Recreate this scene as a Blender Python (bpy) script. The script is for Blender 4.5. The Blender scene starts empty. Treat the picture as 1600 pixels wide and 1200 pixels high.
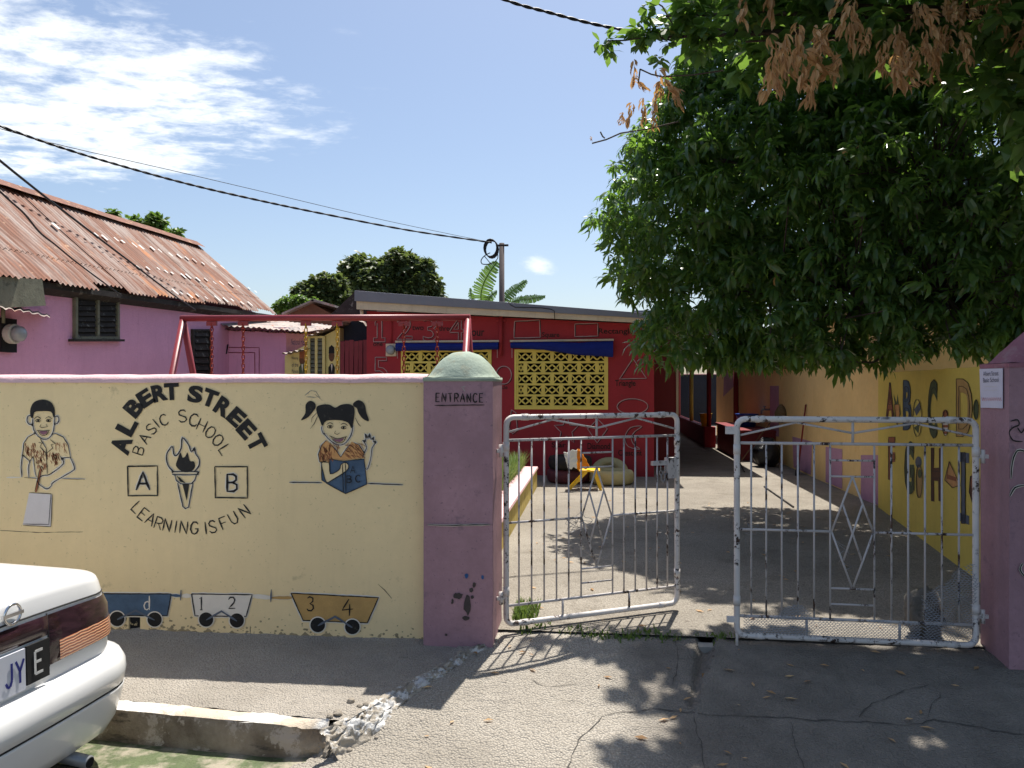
import bpy, math, random
import numpy as np
from mathutils import Vector, noise as mnoise, Matrix

# ------------------------------------------------------------------ camera, sky, sun, exposure
scene = bpy.context.scene
col = scene.collection
K = 1.08                      # metres per layout unit
CAMH = 1.65                   # eye height in layout units
TH = math.radians(6.5)        # camera turned left of the wall's normal
CS, SN = math.cos(TH), math.sin(TH)

cam_d = bpy.data.cameras.new('camera'); cam = bpy.data.objects.new('camera', cam_d); col.objects.link(cam)
cam.location = (0, 0, CAMH*K); cam.rotation_euler = (math.radians(90), 0, TH)
cam_d.sensor_width = 36; cam_d.lens = 27.0; cam_d.clip_start = 0.05; cam_d.clip_end = 3000
scene.camera = cam

SUNV = Vector((0.10, 0.415, 1.0)).normalized()
sun_d = bpy.data.lights.new('sun', 'SUN'); sun_d.energy = 5.0; sun_d.angle = math.radians(0.55); sun_d.color = (1.0, .95, .87)
sun = bpy.data.objects.new('sun', sun_d); col.objects.link(sun)
sun.rotation_euler = (-SUNV).to_track_quat('-Z', 'Y').to_euler(); sun.location = (0, 0, 30)

world = bpy.data.worlds.new('World'); scene.world = world; world.use_nodes = True
def build_world():
    nt = world.node_tree; N = nt.nodes; L = nt.links
    for n in list(N): N.remove(n)
    out = N.new('ShaderNodeOutputWorld')
    sky = N.new('ShaderNodeTexSky'); sky.sky_type = 'NISHITA'; sky.sun_disc = False
    sky.sun_elevation = math.asin(SUNV.z); sky.sun_rotation = math.atan2(SUNV.x, SUNV.y)
    sky.air_density = 1.0; sky.dust_density = 1.6; sky.ozone_density = 1.2
    bg = N.new('ShaderNodeBackground'); bg.inputs[1].default_value = 0.100
    L.new(sky.outputs[0], bg.inputs[0])
    # thin cloud sheet: directions projected on a high flat layer
    tc = N.new('ShaderNodeTexCoord'); sep = N.new('ShaderNodeSeparateXYZ'); L.new(tc.outputs['Generated'], sep.inputs[0])
    zc = N.new('ShaderNodeMath'); zc.operation = 'MAXIMUM'; L.new(sep.outputs[2], zc.inputs[0]); zc.inputs[1].default_value = 0.03
    dx = N.new('ShaderNodeMath'); dx.operation = 'DIVIDE'; L.new(sep.outputs[0], dx.inputs[0]); L.new(zc.outputs[0], dx.inputs[1])
    dy = N.new('ShaderNodeMath'); dy.operation = 'DIVIDE'; L.new(sep.outputs[1], dy.inputs[0]); L.new(zc.outputs[0], dy.inputs[1])
    cm = N.new('ShaderNodeCombineXYZ'); L.new(dx.outputs[0], cm.inputs[0]); L.new(dy.outputs[0], cm.inputs[1])
    def noise(scale, detail, rough, dist=0.0, off=(0,0,0), sc=(1,1,1)):
        mp = N.new('ShaderNodeMapping'); L.new(cm.outputs[0], mp.inputs[0]); mp.inputs['Location'].default_value = off; mp.inputs['Scale'].default_value = sc
        mp.inputs['Rotation'].default_value = (0, 0, -.45)
        n = N.new('ShaderNodeTexNoise'); n.inputs['Scale'].default_value = scale; n.inputs['Detail'].default_value = detail
        n.inputs['Roughness'].default_value = rough; n.inputs['Distortion'].default_value = dist
        L.new(mp.outputs[0], n.inputs['Vector']); return n.outputs[0]
    def m2(op, a, b):
        m = N.new('ShaderNodeMath'); m.operation = op
        for i, s in enumerate((a, b)):
            if isinstance(s, (int, float)): m.inputs[i].default_value = s
            else: L.new(s, m.inputs[i])
        return m.outputs[0]
    def ramp(x, a, b):
        r = N.new('ShaderNodeMapRange'); r.interpolation_type = 'SMOOTHSTEP'; L.new(x, r.inputs[0])
        r.inputs[1].default_value = a; r.inputs[2].default_value = b; return r.outputs[0]
    def blob(cx, cy, rx, ry, warp):
        ax = m2('MULTIPLY', m2('SUBTRACT', dx.outputs[0], cx), 1/rx); ay = m2('MULTIPLY', m2('SUBTRACT', dy.outputs[0], cy), 1/ry)
        d = m2('SQRT', m2('ADD', m2('MULTIPLY', ax, ax), m2('MULTIPLY', ay, ay)), 0)
        return m2('ADD', d, m2('MULTIPLY', m2('SUBTRACT', warp, .5), 1.1))
    warp = noise(1.5, 5, .6, off=(3.1, 1.7, 0))
    big = ramp(blob(-2.3, 2.4, 1.7, 1.5, warp), 1.1, .45)
    behind = ramp(blob(1.5, -4.0, 3.0, 2.2, warp), 1.05, .4)       # clouds go on behind the viewer
    behind2 = ramp(blob(-4.5, -1.0, 2.4, 2.0, warp), 1.05, .4)
    mask = m2('MAXIMUM', big, m2('MAXIMUM', behind, behind2))
    fine = noise(6.0, 10, .66, .15, sc=(1.0, 1.35, 1))
    coarse = noise(1.7, 4, .55, .1, off=(5.5, 2.2, 0), sc=(1, 1.5, 1))
    dens = m2('ADD', m2('MULTIPLY', fine, .62), m2('MULTIPLY', coarse, .5))
    big_c = m2('MULTIPLY', ramp(m2('ADD', dens, m2('MULTIPLY', m2('SUBTRACT', mask, 1.0), .28)), .40, .66), mask)
    small = ramp(blob(-.51, 6.5, .17, .7, noise(9.0, 6, .6, off=(1, 4, 0), sc=(1.0, .35, 1))), 1.0, -.1)
    allc = m2('MINIMUM', m2('MAXIMUM', big_c, m2('MULTIPLY', small, .85)), .9)
    bc = N.new('ShaderNodeBackground'); bc.inputs[0].default_value = (.93, .97, 1.0, 1); bc.inputs[1].default_value = .84
    mx = N.new('ShaderNodeMixShader'); L.new(allc, mx.inputs[0]); L.new(bg.outputs[0], mx.inputs[1]); L.new(bc.outputs[0], mx.inputs[2])
    L.new(mx.outputs[0], out.inputs[0])
build_world()
vs = scene.view_settings
vs.view_transform = 'Standard'; vs.look = 'None'; vs.exposure = 0.60; vs.gamma = 1.0; vs.use_curve_mapping = False
scene.render.engine = 'CYCLES'

# ------------------------------------------------------------------ from a pixel of the 1600x1200 photograph to a direction / a point
def ray(px, py):
    xc = (px-800)/1200.0; yc = (600-py)/1200.0
    return (xc*CS-SN, xc*SN+CS, yc)
def onY(px, py, Y):
    d = ray(px, py); t = Y/d[1]; return Vector((d[0]*t, Y, CAMH+d[2]*t))
def onX(px, py, X):
    d = ray(px, py); t = X/d[0]; return Vector((X, d[1]*t, CAMH+d[2]*t))
def onZ(px, py, Z):
    d = ray(px, py); t = (Z-CAMH)/d[2]; return Vector((d[0]*t, d[1]*t, Z))
def onPlane(px, py, P, n):
    d = Vector(ray(px, py)); c = Vector((0, 0, CAMH)); t = (Vector(P)-c).dot(Vector(n))/d.dot(Vector(n)); return c+d*t

# ------------------------------------------------------------------ materials
def lin(r, g, b):
    f = lambda c: (c/255/12.92) if c/255 <= .04045 else ((c/255+.055)/1.055)**2.4
    return (f(r), f(g), f(b))
class NT:
    def __init__(s, name):
        s.m = bpy.data.materials.new(name); s.m.use_nodes = True; s.t = s.m.node_tree; s.N = s.t.nodes; s.L = s.t.links
        for n in list(s.N): s.N.remove(n)
        s.out = s.N.new('ShaderNodeOutputMaterial'); s.p = s.N.new('ShaderNodeBsdfPrincipled'); s.L.new(s.p.outputs[0], s.out.inputs[0])
        s.g = s.N.new('ShaderNodeNewGeometry')
    def noise(s, scale, detail=4, rough=.55, stretch=None, rot=None, dist=0):
        n = s.N.new('ShaderNodeTexNoise'); n.inputs['Scale'].default_value = scale; n.inputs['Detail'].default_value = detail
        n.inputs['Roughness'].default_value = rough; n.inputs['Distortion'].default_value = dist
        src = s.g.outputs['Position']
        if stretch or rot:
            mp = s.N.new('ShaderNodeMapping'); s.L.new(src, mp.inputs[0])
            if stretch: mp.inputs['Scale'].default_value = stretch
            if rot: mp.inputs['Rotation'].default_value = rot
            src = mp.outputs[0]
        s.L.new(src, n.inputs['Vector']); return n.outputs[0]
    def ramp(s, x, a, b, lo=0.0, hi=1.0):
        r = s.N.new('ShaderNodeMapRange'); s.L.new(x, r.inputs[0]); r.inputs[1].default_value = a; r.inputs[2].default_value = b
        r.inputs[3].default_value = lo; r.inputs[4].default_value = hi; return r.outputs[0]
    def mix(s, f, a, b, mode='MIX'):
        m = s.N.new('ShaderNodeMix'); m.data_type = 'RGBA'; m.blend_type = mode
        for i, v in ((0, f), (6, a), (7, b)):
            if hasattr(v, 'is_linked'): s.L.new(v, m.inputs[i])
            elif i == 0: m.inputs[0].default_value = v
            else: m.inputs[i].default_value = (v[0], v[1], v[2], 1)
        return m.outputs[2]
    def math(s, op, a, b):
        m = s.N.new('ShaderNodeMath'); m.operation = op
        for i, v in enumerate((a, b)):
            if hasattr(v, 'is_linked'): s.L.new(v, m.inputs[i])
            else: m.inputs[i].default_value = v
        return m.outputs[0]
    def bump(s, h, dist=.004, strength=.6):
        b = s.N.new('ShaderNodeBump'); b.inputs['Distance'].default_value = dist; b.inputs['Strength'].default_value = strength
        s.L.new(h, b.inputs['Height']); s.L.new(b.outputs[0], s.p.inputs['Normal'])
    def fin(s, c, rough=.8, metal=0, spec=.3):
        if hasattr(c, 'is_linked'): s.L.new(c, s.p.inputs['Base Color'])
        else: s.p.inputs['Base Color'].default_value = (c[0], c[1], c[2], 1)
        if hasattr(rough, 'is_linked'): s.L.new(rough, s.p.inputs['Roughness'])
        else: s.p.inputs['Roughness'].default_value = rough
        s.p.inputs['Metallic'].default_value = metal; s.p.inputs['Specular IOR Level'].default_value = spec
        return s.m
def sc3(c, k): return tuple(min(1, v*k) for v in c)
def M(name, c, rough=.8, var=.14, scale=2.2, bump=.5, bs=90, bd=.003, dirt=None, dcol=(.05,.045,.04), dscale=9, speck=0, metal=0, spec=.3, streak=0):
    """painted or plain surface: base colour with broad and fine variation, optional dirt patches, specks and rain streaks"""
    t = NT(name)
    a = t.mix(t.ramp(t.noise(scale, 5, .6), .3, .7), sc3(c, 1-var), sc3(c, 1+var))
    a = t.mix(t.ramp(t.noise(scale*14, 4, .65), .3, .75, 0, .6), a, sc3(c, 1-var*1.1))
    if streak:
        a = t.mix(t.ramp(t.noise(5, 4, .6, (3, 3, .35)), .52, .75, 0, streak), a, dcol)
    if dirt:
        a = t.mix(t.ramp(t.noise(dscale, 6, .68), .70-dirt, .76-dirt*.6, 0, .85), a, dcol)
    if speck:
        a = t.mix(t.ramp(t.noise(55, 2, .5), .72-speck, .75-speck, 0, .9), a, dcol)
    if bump: t.bump(t.noise(bs, 5, .65), bd, bump)
    return t.fin(a, rough, metal, spec)
MT = {}
def mats():
    m = MT
    m['cream_wall'] = M('cream_wall_paint', (.83,.655,.365), .75, .06, 1.3, .35, 70, .004, dirt=.06, dcol=(.56,.45,.25), dscale=5, speck=.015, streak=.12)
    m['pink_cap'] = M('pink_cap_paint', lin(230,190,190), .8, .1, 4, .7, 40, .008, dirt=.1, dcol=lin(190,160,150))
    m['mauve'] = M('mauve_pillar_paint', lin(166,130,138), .7, .2, 2.5, .5, 60, .004, dirt=.12, dcol=lin(134,108,118), speck=.03)
    m['mauve_red'] = M('mauve_pillar_reddish_paint', lin(160,108,120), .75, .2, 4, .6, 60, .005, dirt=.18, dcol=lin(165,130,135), speck=.03)
    m['mint'] = M('mint_cap_paint', lin(160,174,158), .8, .2, 5, .7, 50, .006, dirt=.16, dcol=lin(150,150,130))
    m['pink_house'] = M('pink_house_stucco', lin(222,164,196), .85, .09, 1.2, 1.0, 42, .012, dirt=.05, dcol=lin(184,124,156), streak=.2)
    m['purple_wall'] = M('lilac_wall_paint', lin(220,160,196), .85, .08, 1.2, .5, 50, .006, streak=.15)
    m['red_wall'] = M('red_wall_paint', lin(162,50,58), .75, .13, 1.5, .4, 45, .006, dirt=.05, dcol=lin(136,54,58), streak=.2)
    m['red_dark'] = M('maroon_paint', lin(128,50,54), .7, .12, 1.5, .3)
    m['red_wood'] = M('red_board_paint', lin(130,56,64), .7, .15, 3, .5, 30)
    m['yellow_block'] = M('yellow_block_paint', lin(234,214,112), .75, .1, 3, .4)
    m['yellow_hut'] = M('pale_yellow_hut_paint', lin(222,208,140), .8, .1, 2, .4, streak=.25)
    m['yellow_wall'] = M('yellow_side_wall_paint', lin(224,200,98), .75, .1, 1.2, .4, 50, .005, dirt=.05, dcol=lin(190,164,84), streak=.2)
    m['orange_wall'] = M('orange_building_paint', lin(242,208,142), .75, .12, .9, .35, 50, .005, dirt=.07, dcol=lin(226,166,74), dscale=2.0, streak=.15)
    m['purple_patch'] = M('purple_patch_paint', lin(188,146,170), .8, .14, 3, .4, speck=.03)
    m['planter_side'] = M('planter_yellow_paint', lin(214,192,110), .8, .2, 4, .6, dirt=.14, dcol=lin(120,100,60), streak=.5)
    m['concrete'] = M('yard_concrete', (.46,.43,.38), .9, .16, 1.0, .9, 120, .006, dirt=.1, dcol=(.2,.18,.15), dscale=4)
    m['aggregate'] = None
    m['asphalt_walk'] = None
    m['white_paint'] = M('old_white_paint', (.62,.61,.58), .75, .1, 6, .6, 40, .006, dirt=.08, dcol=(.35,.3,.25))
    m['road'] = M('road_asphalt', (.07,.066,.06), .9, .2, 2, 1, 160, .006)
    m['ground'] = M('earth', (.16,.13,.09), .95, .2, .5, .6)
    m['soil'] = M('planter_soil', (.1,.075,.05), .95, .3, 3, 1, 40, .02)
    m['algae'] = M('gutter_algae', (.10,.13,.055), .55, .4, 5, .7, 30, .01, dirt=.24, dcol=(.36,.31,.24), dscale=6, spec=.4)
    m['black_paint'] = M('black_mural_paint', (.014,.013,.013), .6, .3, 20, .3, 60, .003, dirt=.10, dcol=(.075,.068,.05), dscale=26)
    m['white_mural'] = M('white_mural_paint', lin(226,218,204), .75, .06, 8, .2)
    m['navy_mural'] = M('blue_mural_paint', lin(76,98,122), .7, .25, 12, .2)
    m['ochre_mural'] = M('ochre_mural_paint', lin(186,150,92), .7, .16, 10, .2)
    m['orange_mural'] = M('orange_mural_paint', lin(212,158,100), .7, .2, 25, .2)
    m['rust_mural'] = M('rust_mural_paint', lin(156,98,68), .7, .2, 20, .2)
    m['lilac_mural'] = M('lilac_paper_paint', lin(214,208,206), .75, .06, 8, .2)
    m['mouth_mural'] = M('mouth_mural_paint', lin(140,96,110), .7, .1, 8, .2)
    m['grey_mural'] = M('grey_mural_paint', lin(96,104,116), .7, .15, 12, .2)
    m['green_mural'] = M('green_mural_paint', lin(84,96,66), .7, .2, 12, .2)
    m['blue_bright'] = M('blue_chip_paint', lin(50,90,140), .7, .2, 12, .2)
    m['splash'] = M('mud_splash', (.36,.29,.17), .9, .25, 12, .4)
    m['grey_ghost'] = M('ghost_letter_paint', lin(192,180,132), .75, .06, 6, .2)
    m['line_white'] = M('white_line_paint', lin(186,150,152), .75, .12, 20, .2)
    m['fascia_cream'] = M('cream_fascia_paint', lin(214,200,176), .7, .1, 4, .3, streak=.3, dcol=lin(150,130,110))
    m['fascia_grey'] = M('grey_roof_edge_metal', lin(128,130,140), .5, .1, 3, .2, metal=.2)
    m['awning'] = M('blue_canvas', lin(22,40,122), .85, .12, 6, .4, 200, .002)
    m['red_pipe'] = M('red_swing_paint', lin(138,46,54), .45, .14, 6, .25, spec=.5)
    m['chain_yellow'] = M('yellow_chain_paint', lin(196,160,44), .55, .3, 30, .3, dirt=.2, dcol=lin(120,50,30))
    m['chain_red'] = M('red_chain_paint', lin(150,52,40), .6, .3, 30, .3)
    m['dark'] = M('dark_void', (.012,.012,.014), .9, .1, 3, 0)
    m['dark_glass'] = M('dark_window', (.02,.022,.025), .25, .1, 3, 0, spec=.5)
    m['wood_dark'] = M('weathered_dark_wood', (.035,.03,.027), .85, .4, 6, .8, 30, .006, dirt=.12, dcol=(.2,.2,.18))
    m['wood_grey'] = M('weathered_grey_green_wood', lin(120,120,104), .85, .25, 6, .8, 30, .006, dirt=.14, dcol=(.03,.03,.028))
    m['wood_brown'] = M('brown_wood', lin(110,78,60), .85, .25, 4, .6, 30)
    m['tarp'] = M('dark_blue_tarp', lin(24,32,48), .6, .2, 3, .5, 12, .02)
    m['yellow_plastic'] = M('yellow_plastic', lin(240,190,20), .38, .06, 3, .05, spec=.5)
    m['orange_cloth'] = M('orange_cloth', lin(236,140,34), .85, .1, 8, .5, 200)
    m['white_cloth'] = M('white_cloth', lin(225,225,215), .9, .08, 8, .5, 200)
    m['tyre_cream'] = M('cream_tyre_paint', lin(186,176,130), .7, .15, 6, .5, 40)
    m['tyre_maroon'] = M('maroon_tyre_paint', lin(92,50,58), .7, .2, 6, .5, 40)
    m['rubber'] = M('black_rubber', (.02,.02,.02), .7, .2, 8, .3)
    m['blue_plastic'] = M('blue_plastic', lin(30,70,160), .35, .08, 4, .05, spec=.5)
    m['bag'] = M('black_bin_bag', (.012,.012,.014), .3, .2, 10, .8, 18, .03, spec=.5)
    m['handle_red'] = M('red_broom_handle', lin(130,42,34), .5, .15, 6, .1)
    m['straw'] = M('broom_straw', lin(120,100,76), .9, .3, 30, .5)
    m['metal_grey'] = M('grey_metal', lin(150,152,155), .45, .12, 6, .1, metal=.5)
    m['meter_white'] = M('meter_casing', lin(176,176,170), .5, .15, 6, .1)
    m['meter_glass'] = M('meter_glass', lin(150,155,160), .15, .1, 6, 0, spec=.6)
    m['pole'] = M('weathered_pole', lin(92,82,80), .8, .2, 5, .5)
    m['cable'] = M('black_cable', (.012,.012,.014), .5, .1, 5, 0)
    m['bark'] = M('tree_bark', (.09,.07,.055), .9, .3, 6, 1, 30, .02)
    m['paper'] = M('paper_notice', lin(214,210,222), .8, .04, 8, .1)
    m['ink'] = M('ink', lin(70,72,90), .8, .1, 8, 0)
    m['ink_red'] = M('red_ink', lin(200,90,86), .8, .1, 8, 0)
    t = NT('edge_daubed_concrete'); a = t.mix(t.ramp(t.noise(7, 5, .65), .35, .65), (.30,.262,.21), (.46,.41,.34)); a = t.mix(t.ramp(t.noise(11, 7, .76), .515, .56), a, (.66,.65,.63)); t.bump(t.noise(50, 6, .7), .012, 1); m['edge_daub'] = t.fin(a, .85, 0, .2)
    m['old_stone'] = M('dark_stone', (.17,.155,.13), .9, .3, 9, 1, 50, .01, dirt=.15)
    m['stone'] = M('broken_concrete', (.38,.33,.265), .9, .2, 8, 1, 50, .01)
    m['crack'] = M('crack_shade', (.085,.078,.07), .95, .2, 10, .5)
    m['stain'] = M('bare_plaster_chip', (.075,.06,.055), .9, .3, 20, .8, 60)
    m['dead_leaf'] = None
    # car
    t = NT('white_car_paint'); t.p.inputs['Coat Weight'].default_value = .6; t.p.inputs['Coat Roughness'].default_value = .06
    m['car_white'] = t.fin(t.mix(t.ramp(t.noise(3, 4), .3, .7), (.74,.74,.73), (.8,.8,.79)), .35, 0, .5)
    t = NT('smoked_lamp'); t.p.inputs['Coat Weight'].default_value = .7
    m['lamp_dark'] = t.fin(t.mix(t.ramp(t.noise(14, 4, .6, (1, 1, 5)), .4, .7), (.018,.006,.009), (.055,.022,.03)), .22, 0, .5)
    t = NT('amber_lamp'); t.p.inputs['Coat Weight'].default_value = .8
    w = t.N.new('ShaderNodeTexWave'); w.bands_direction = 'Z'; w.inputs['Scale'].default_value = 26; w.inputs['Distortion'].default_value = 3; t.L.new(t.g.outputs['Position'], w.inputs['Vector'])
    t.bump(w.outputs[1], .004, .8)
    m['lamp_amber'] = t.fin(t.mix(t.ramp(w.outputs[1], .2, .9), lin(150,84,62), lin(226,170,130)), .2, 0, .6)
    m['chrome'] = NT('chrome').fin((.72,.72,.73), .12, 1.0, .5)
    m['plate'] = M('number_plate', lin(206,208,216), .4, .05, 6, .1, spec=.5)
    m['plate_blue'] = M('plate_letters', lin(40,46,120), .5, .05, 6, 0)
    m['seam'] = M('panel_gap', (.03,.03,.03), .7, .1, 6, 0)
    # chipped white gate paint over rusty black pipe
    t = NT('chipped_white_gate_paint'); ch = t.math('MULTIPLY', t.ramp(t.noise(30, 5, .72), .54, .57), t.ramp(t.noise(4.5, 3, .5), .47, .54))
    a = t.mix(t.ramp(t.noise(6, 4), .3, .7), lin(198,192,188), lin(220,214,210))
    a = t.mix(ch, a, t.mix(t.ramp(t.noise(40, 3), .4, .6), (.012,.011,.012), (.08,.035,.02)))
    t.bump(t.math('SUBTRACT', 1.0, ch), .002, .6); m['gate'] = t.fin(a, .5, 0, .4)
    t = NT('chipped_white_bar_paint'); ch = t.math('MULTIPLY', t.ramp(t.noise(30, 5, .72, (1, 1, .35)), .52, .56), t.ramp(t.noise(5.5, 3, .5), .48, .56))
    a = t.mix(ch, lin(188,182,180), t.mix(t.ramp(t.noise(40, 3), .4, .6), (.015,.012,.012), (.08,.035,.02))); m['gate_bar'] = t.fin(a, .55, 0, .4)
    # coarse exposed-aggregate concrete of the yard
    t = NT('aggregate_yard'); v = t.N.new('ShaderNodeTexVoronoi'); v.inputs['Scale'].default_value = 70; t.L.new(t.g.outputs['Position'], v.inputs['Vector'])
    a = t.mix(t.ramp(t.noise(.9, 5, .6), .35, .65), (.33,.295,.245), (.48,.435,.365)); a = t.mix(t.ramp(v.outputs['Distance'], .1, .6, .1, .6), a, (.13,.115,.095))
    a = t.mix(t.ramp(t.noise(3.2, 6, .7), .52, .70, 0, .7), a, (.17,.148,.12))
    a = t.mix(t.ramp(t.noise(26, 4, .7), .58, .68, 0, .7), a, (.12,.10,.085))
    t.bump(v.outputs['Distance'], .01, .9); m['aggregate'] = t.fin(a, .95, 0, .2)
    # old pavement: rough tarred concrete
    t = NT('rough_pavement'); v = t.N.new('ShaderNodeTexVoronoi'); v.inputs['Scale'].default_value = 95; t.L.new(t.g.outputs['Position'], v.inputs['Vector'])
    a = t.mix(t.ramp(t.noise(2, 5, .65), .35, .68), (.38,.345,.295), (.54,.495,.43)); a = t.mix(t.ramp(v.outputs['Distance'], .15, .55, 0, .55), a, (.24,.215,.185))
    a = t.mix(t.ramp(t.noise(7, 6, .7, (1, 3, 1)), .6, .72, 0, .55), a, (.18,.16,.135))
    h = t.math('ADD', v.outputs['Distance'], t.math('MULTIPLY', t.noise(22, 4, .6), .8)); t.bump(h, .012, 1.0); m['asphalt_walk'] = t.fin(a, .95, 0, .15)
    # driveway slab
    t = NT('driveway_concrete'); v = t.N.new('ShaderNodeTexVoronoi'); v.inputs['Scale'].default_value = 85; t.L.new(t.g.outputs['Position'], v.inputs['Vector'])
    a = t.mix(t.ramp(t.noise(1.3, 6, .65), .35, .66), (.38,.345,.29), (.54,.495,.425)); a = t.mix(t.ramp(v.outputs['Distance'], .2, .6, 0, .6), a, (.2,.178,.15))
    a = t.mix(t.ramp(t.noise(4.3, 6, .72), .56, .74, 0, .65), a, (.22,.2,.175)); a = t.mix(t.ramp(t.noise(34, 3, .6), .66, .72, 0, .6), a, (.1,.09,.08))
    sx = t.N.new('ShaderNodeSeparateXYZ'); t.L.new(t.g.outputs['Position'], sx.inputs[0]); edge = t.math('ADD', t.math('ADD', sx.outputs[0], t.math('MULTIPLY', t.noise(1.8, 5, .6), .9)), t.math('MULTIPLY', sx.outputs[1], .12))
    a = t.mix(t.ramp(edge, 1.0, 1.35, 0, .8), a, t.mix(t.ramp(t.noise(2.6, 6, .68), .35, .68), (.12,.108,.094), (.225,.2,.172)))      # darker slab to the right, its colour deepened further in place of tree shade
    t.bump(t.math('ADD', v.outputs['Distance'], t.math('MULTIPLY', t.noise(16, 5, .65), 1.4)), .011, 1.0); m['drive'] = t.fin(a, .9, 0, .2)
    # kerb: brown stained concrete with remains of white paint
    t = NT('kerb_concrete'); a = t.mix(t.ramp(t.noise(5, 5, .65), .35, .65), lin(128,110,92), lin(176,158,136))
    a = t.mix(t.ramp(t.noise(9, 6, .72), .54, .6), a, lin(196,178,160)); a = t.mix(t.ramp(t.noise(4, 5, .7, (1, 1, 4)), .6, .7, 0, .7), a, (.06,.05,.04))
    t.bump(t.noise(45, 6, .7), .012, 1); m['kerb'] = t.fin(a, .9, 0, .2)
    t = NT('kerb_top_white'); a = t.mix(t.ramp(t.noise(3.2, 5, .65), .45, .56), lin(205,190,170), (.78,.76,.71)); a = t.mix(t.ramp(t.noise(16, 5, .7), .62, .7, 0, .7), a, lin(140,118,98))
    t.bump(t.noise(40, 6, .7), .01, 1); m['kerb_top'] = t.fin(a, .85, 0, .2)
    # rusty corrugated iron; streaks run down the slope (world x/z), vary along y
    t = NT('rusty_corrugated_iron')
    st = t.noise(1.6, 5, .6, (.35, 2.6, .35)); st2 = t.noise(7, 5, .65, (.3, 2.4, .3))
    a = t.mix(t.ramp(st, .42, .56), lin(146,130,122), lin(118,70,46))
    a = t.mix(t.ramp(st2, .45, .68, 0, .85), a, lin(92,56,40)); a = t.mix(t.ramp(t.noise(1.3, 5, .65, (.6, 1.7, .6)), .58, .68, 0, .9), a, lin(172,106,52))
    a = t.mix(t.ramp(t.noise(9, 5, .7), .62, .72, 0, .7), a, lin(190,160,128))
    t.bump(t.noise(60, 4, .6), .003, .5); m['rust'] = t.fin(a, .7, .15, .35)
    t = NT('old_grey_tin'); a = t.mix(t.ramp(t.noise(2.5, 5, .65), .38, .62), lin(120,114,112), lin(176,160,150)); a = t.mix(t.ramp(t.noise(5, 5, .7), .56, .68), a, lin(140,88,62)); m['tin'] = t.fin(a, .7, .2, .35)
    m['ridge'] = M('rusty_ridge_cap', lin(120,76,58), .75, .3, 3, .4, dirt=.15, dcol=lin(196,160,124))
    # leaves
    def leafmat(name, c1, c2, c3, trans, tcol, rough=.35):
        t = NT(name); at = t.N.new('ShaderNodeAttribute'); at.attribute_name = 'rnd'
        sp = t.N.new('ShaderNodeSeparateColor'); t.L.new(at.outputs['Color'], sp.inputs[0])
        a = t.mix(t.ramp(sp.outputs[0], 0, 1), c1, c2); a = t.mix(t.ramp(sp.outputs[1], .90, .95), a, c3)
        a = t.mix(t.ramp(t.noise(2.2, 3), .35, .7, 0, .35), a, c1)
        t.fin(a, rough, 0, .5)
        tr = t.N.new('ShaderNodeBsdfTranslucent'); tr.inputs[0].default_value = (*tcol, 1)
        mx = t.N.new('ShaderNodeMixShader'); mx.inputs[0].default_value = trans
        t.L.new(t.p.outputs[0], mx.inputs[1]); t.L.new(tr.outputs[0], mx.inputs[2]); t.L.new(mx.outputs[0], t.out.inputs[0]); return t.m
    m['mango'] = leafmat('mango_leaf', (.04,.088,.032), (.08,.155,.05), (.15,.23,.05), .38, (.26,.46,.06), .26)
    m['almond'] = leafmat('broad_leaf', (.045,.095,.03), (.075,.15,.04), (.18,.23,.05), .36, (.25,.43,.06), .38)
    m['far_leaf'] = leafmat('far_tree_leaf', (.05,.075,.03), (.085,.12,.042), (.12,.11,.05), .3, (.2,.27,.06), .5)
    m['bright_leaf'] = leafmat('young_leaf', (.06,.12,.022), (.10,.17,.035), (.16,.2,.06), .35, (.2,.34,.05), .45)
    m['banana'] = leafmat('banana_leaf', (.05,.12,.025), (.08,.17,.04), (.14,.2,.05), .35, (.2,.36,.06), .35)
    m['grass'] = leafmat('grass_blade', (.07,.13,.025), (.13,.2,.04), (.28,.24,.09), .3, (.2,.3,.05), .6)
    m['dead_leaf'] = leafmat('dead_leaf', lin(150,116,82), lin(222,186,142), lin(230,198,150), .3, lin(226,176,104), .8)
mats()

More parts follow.
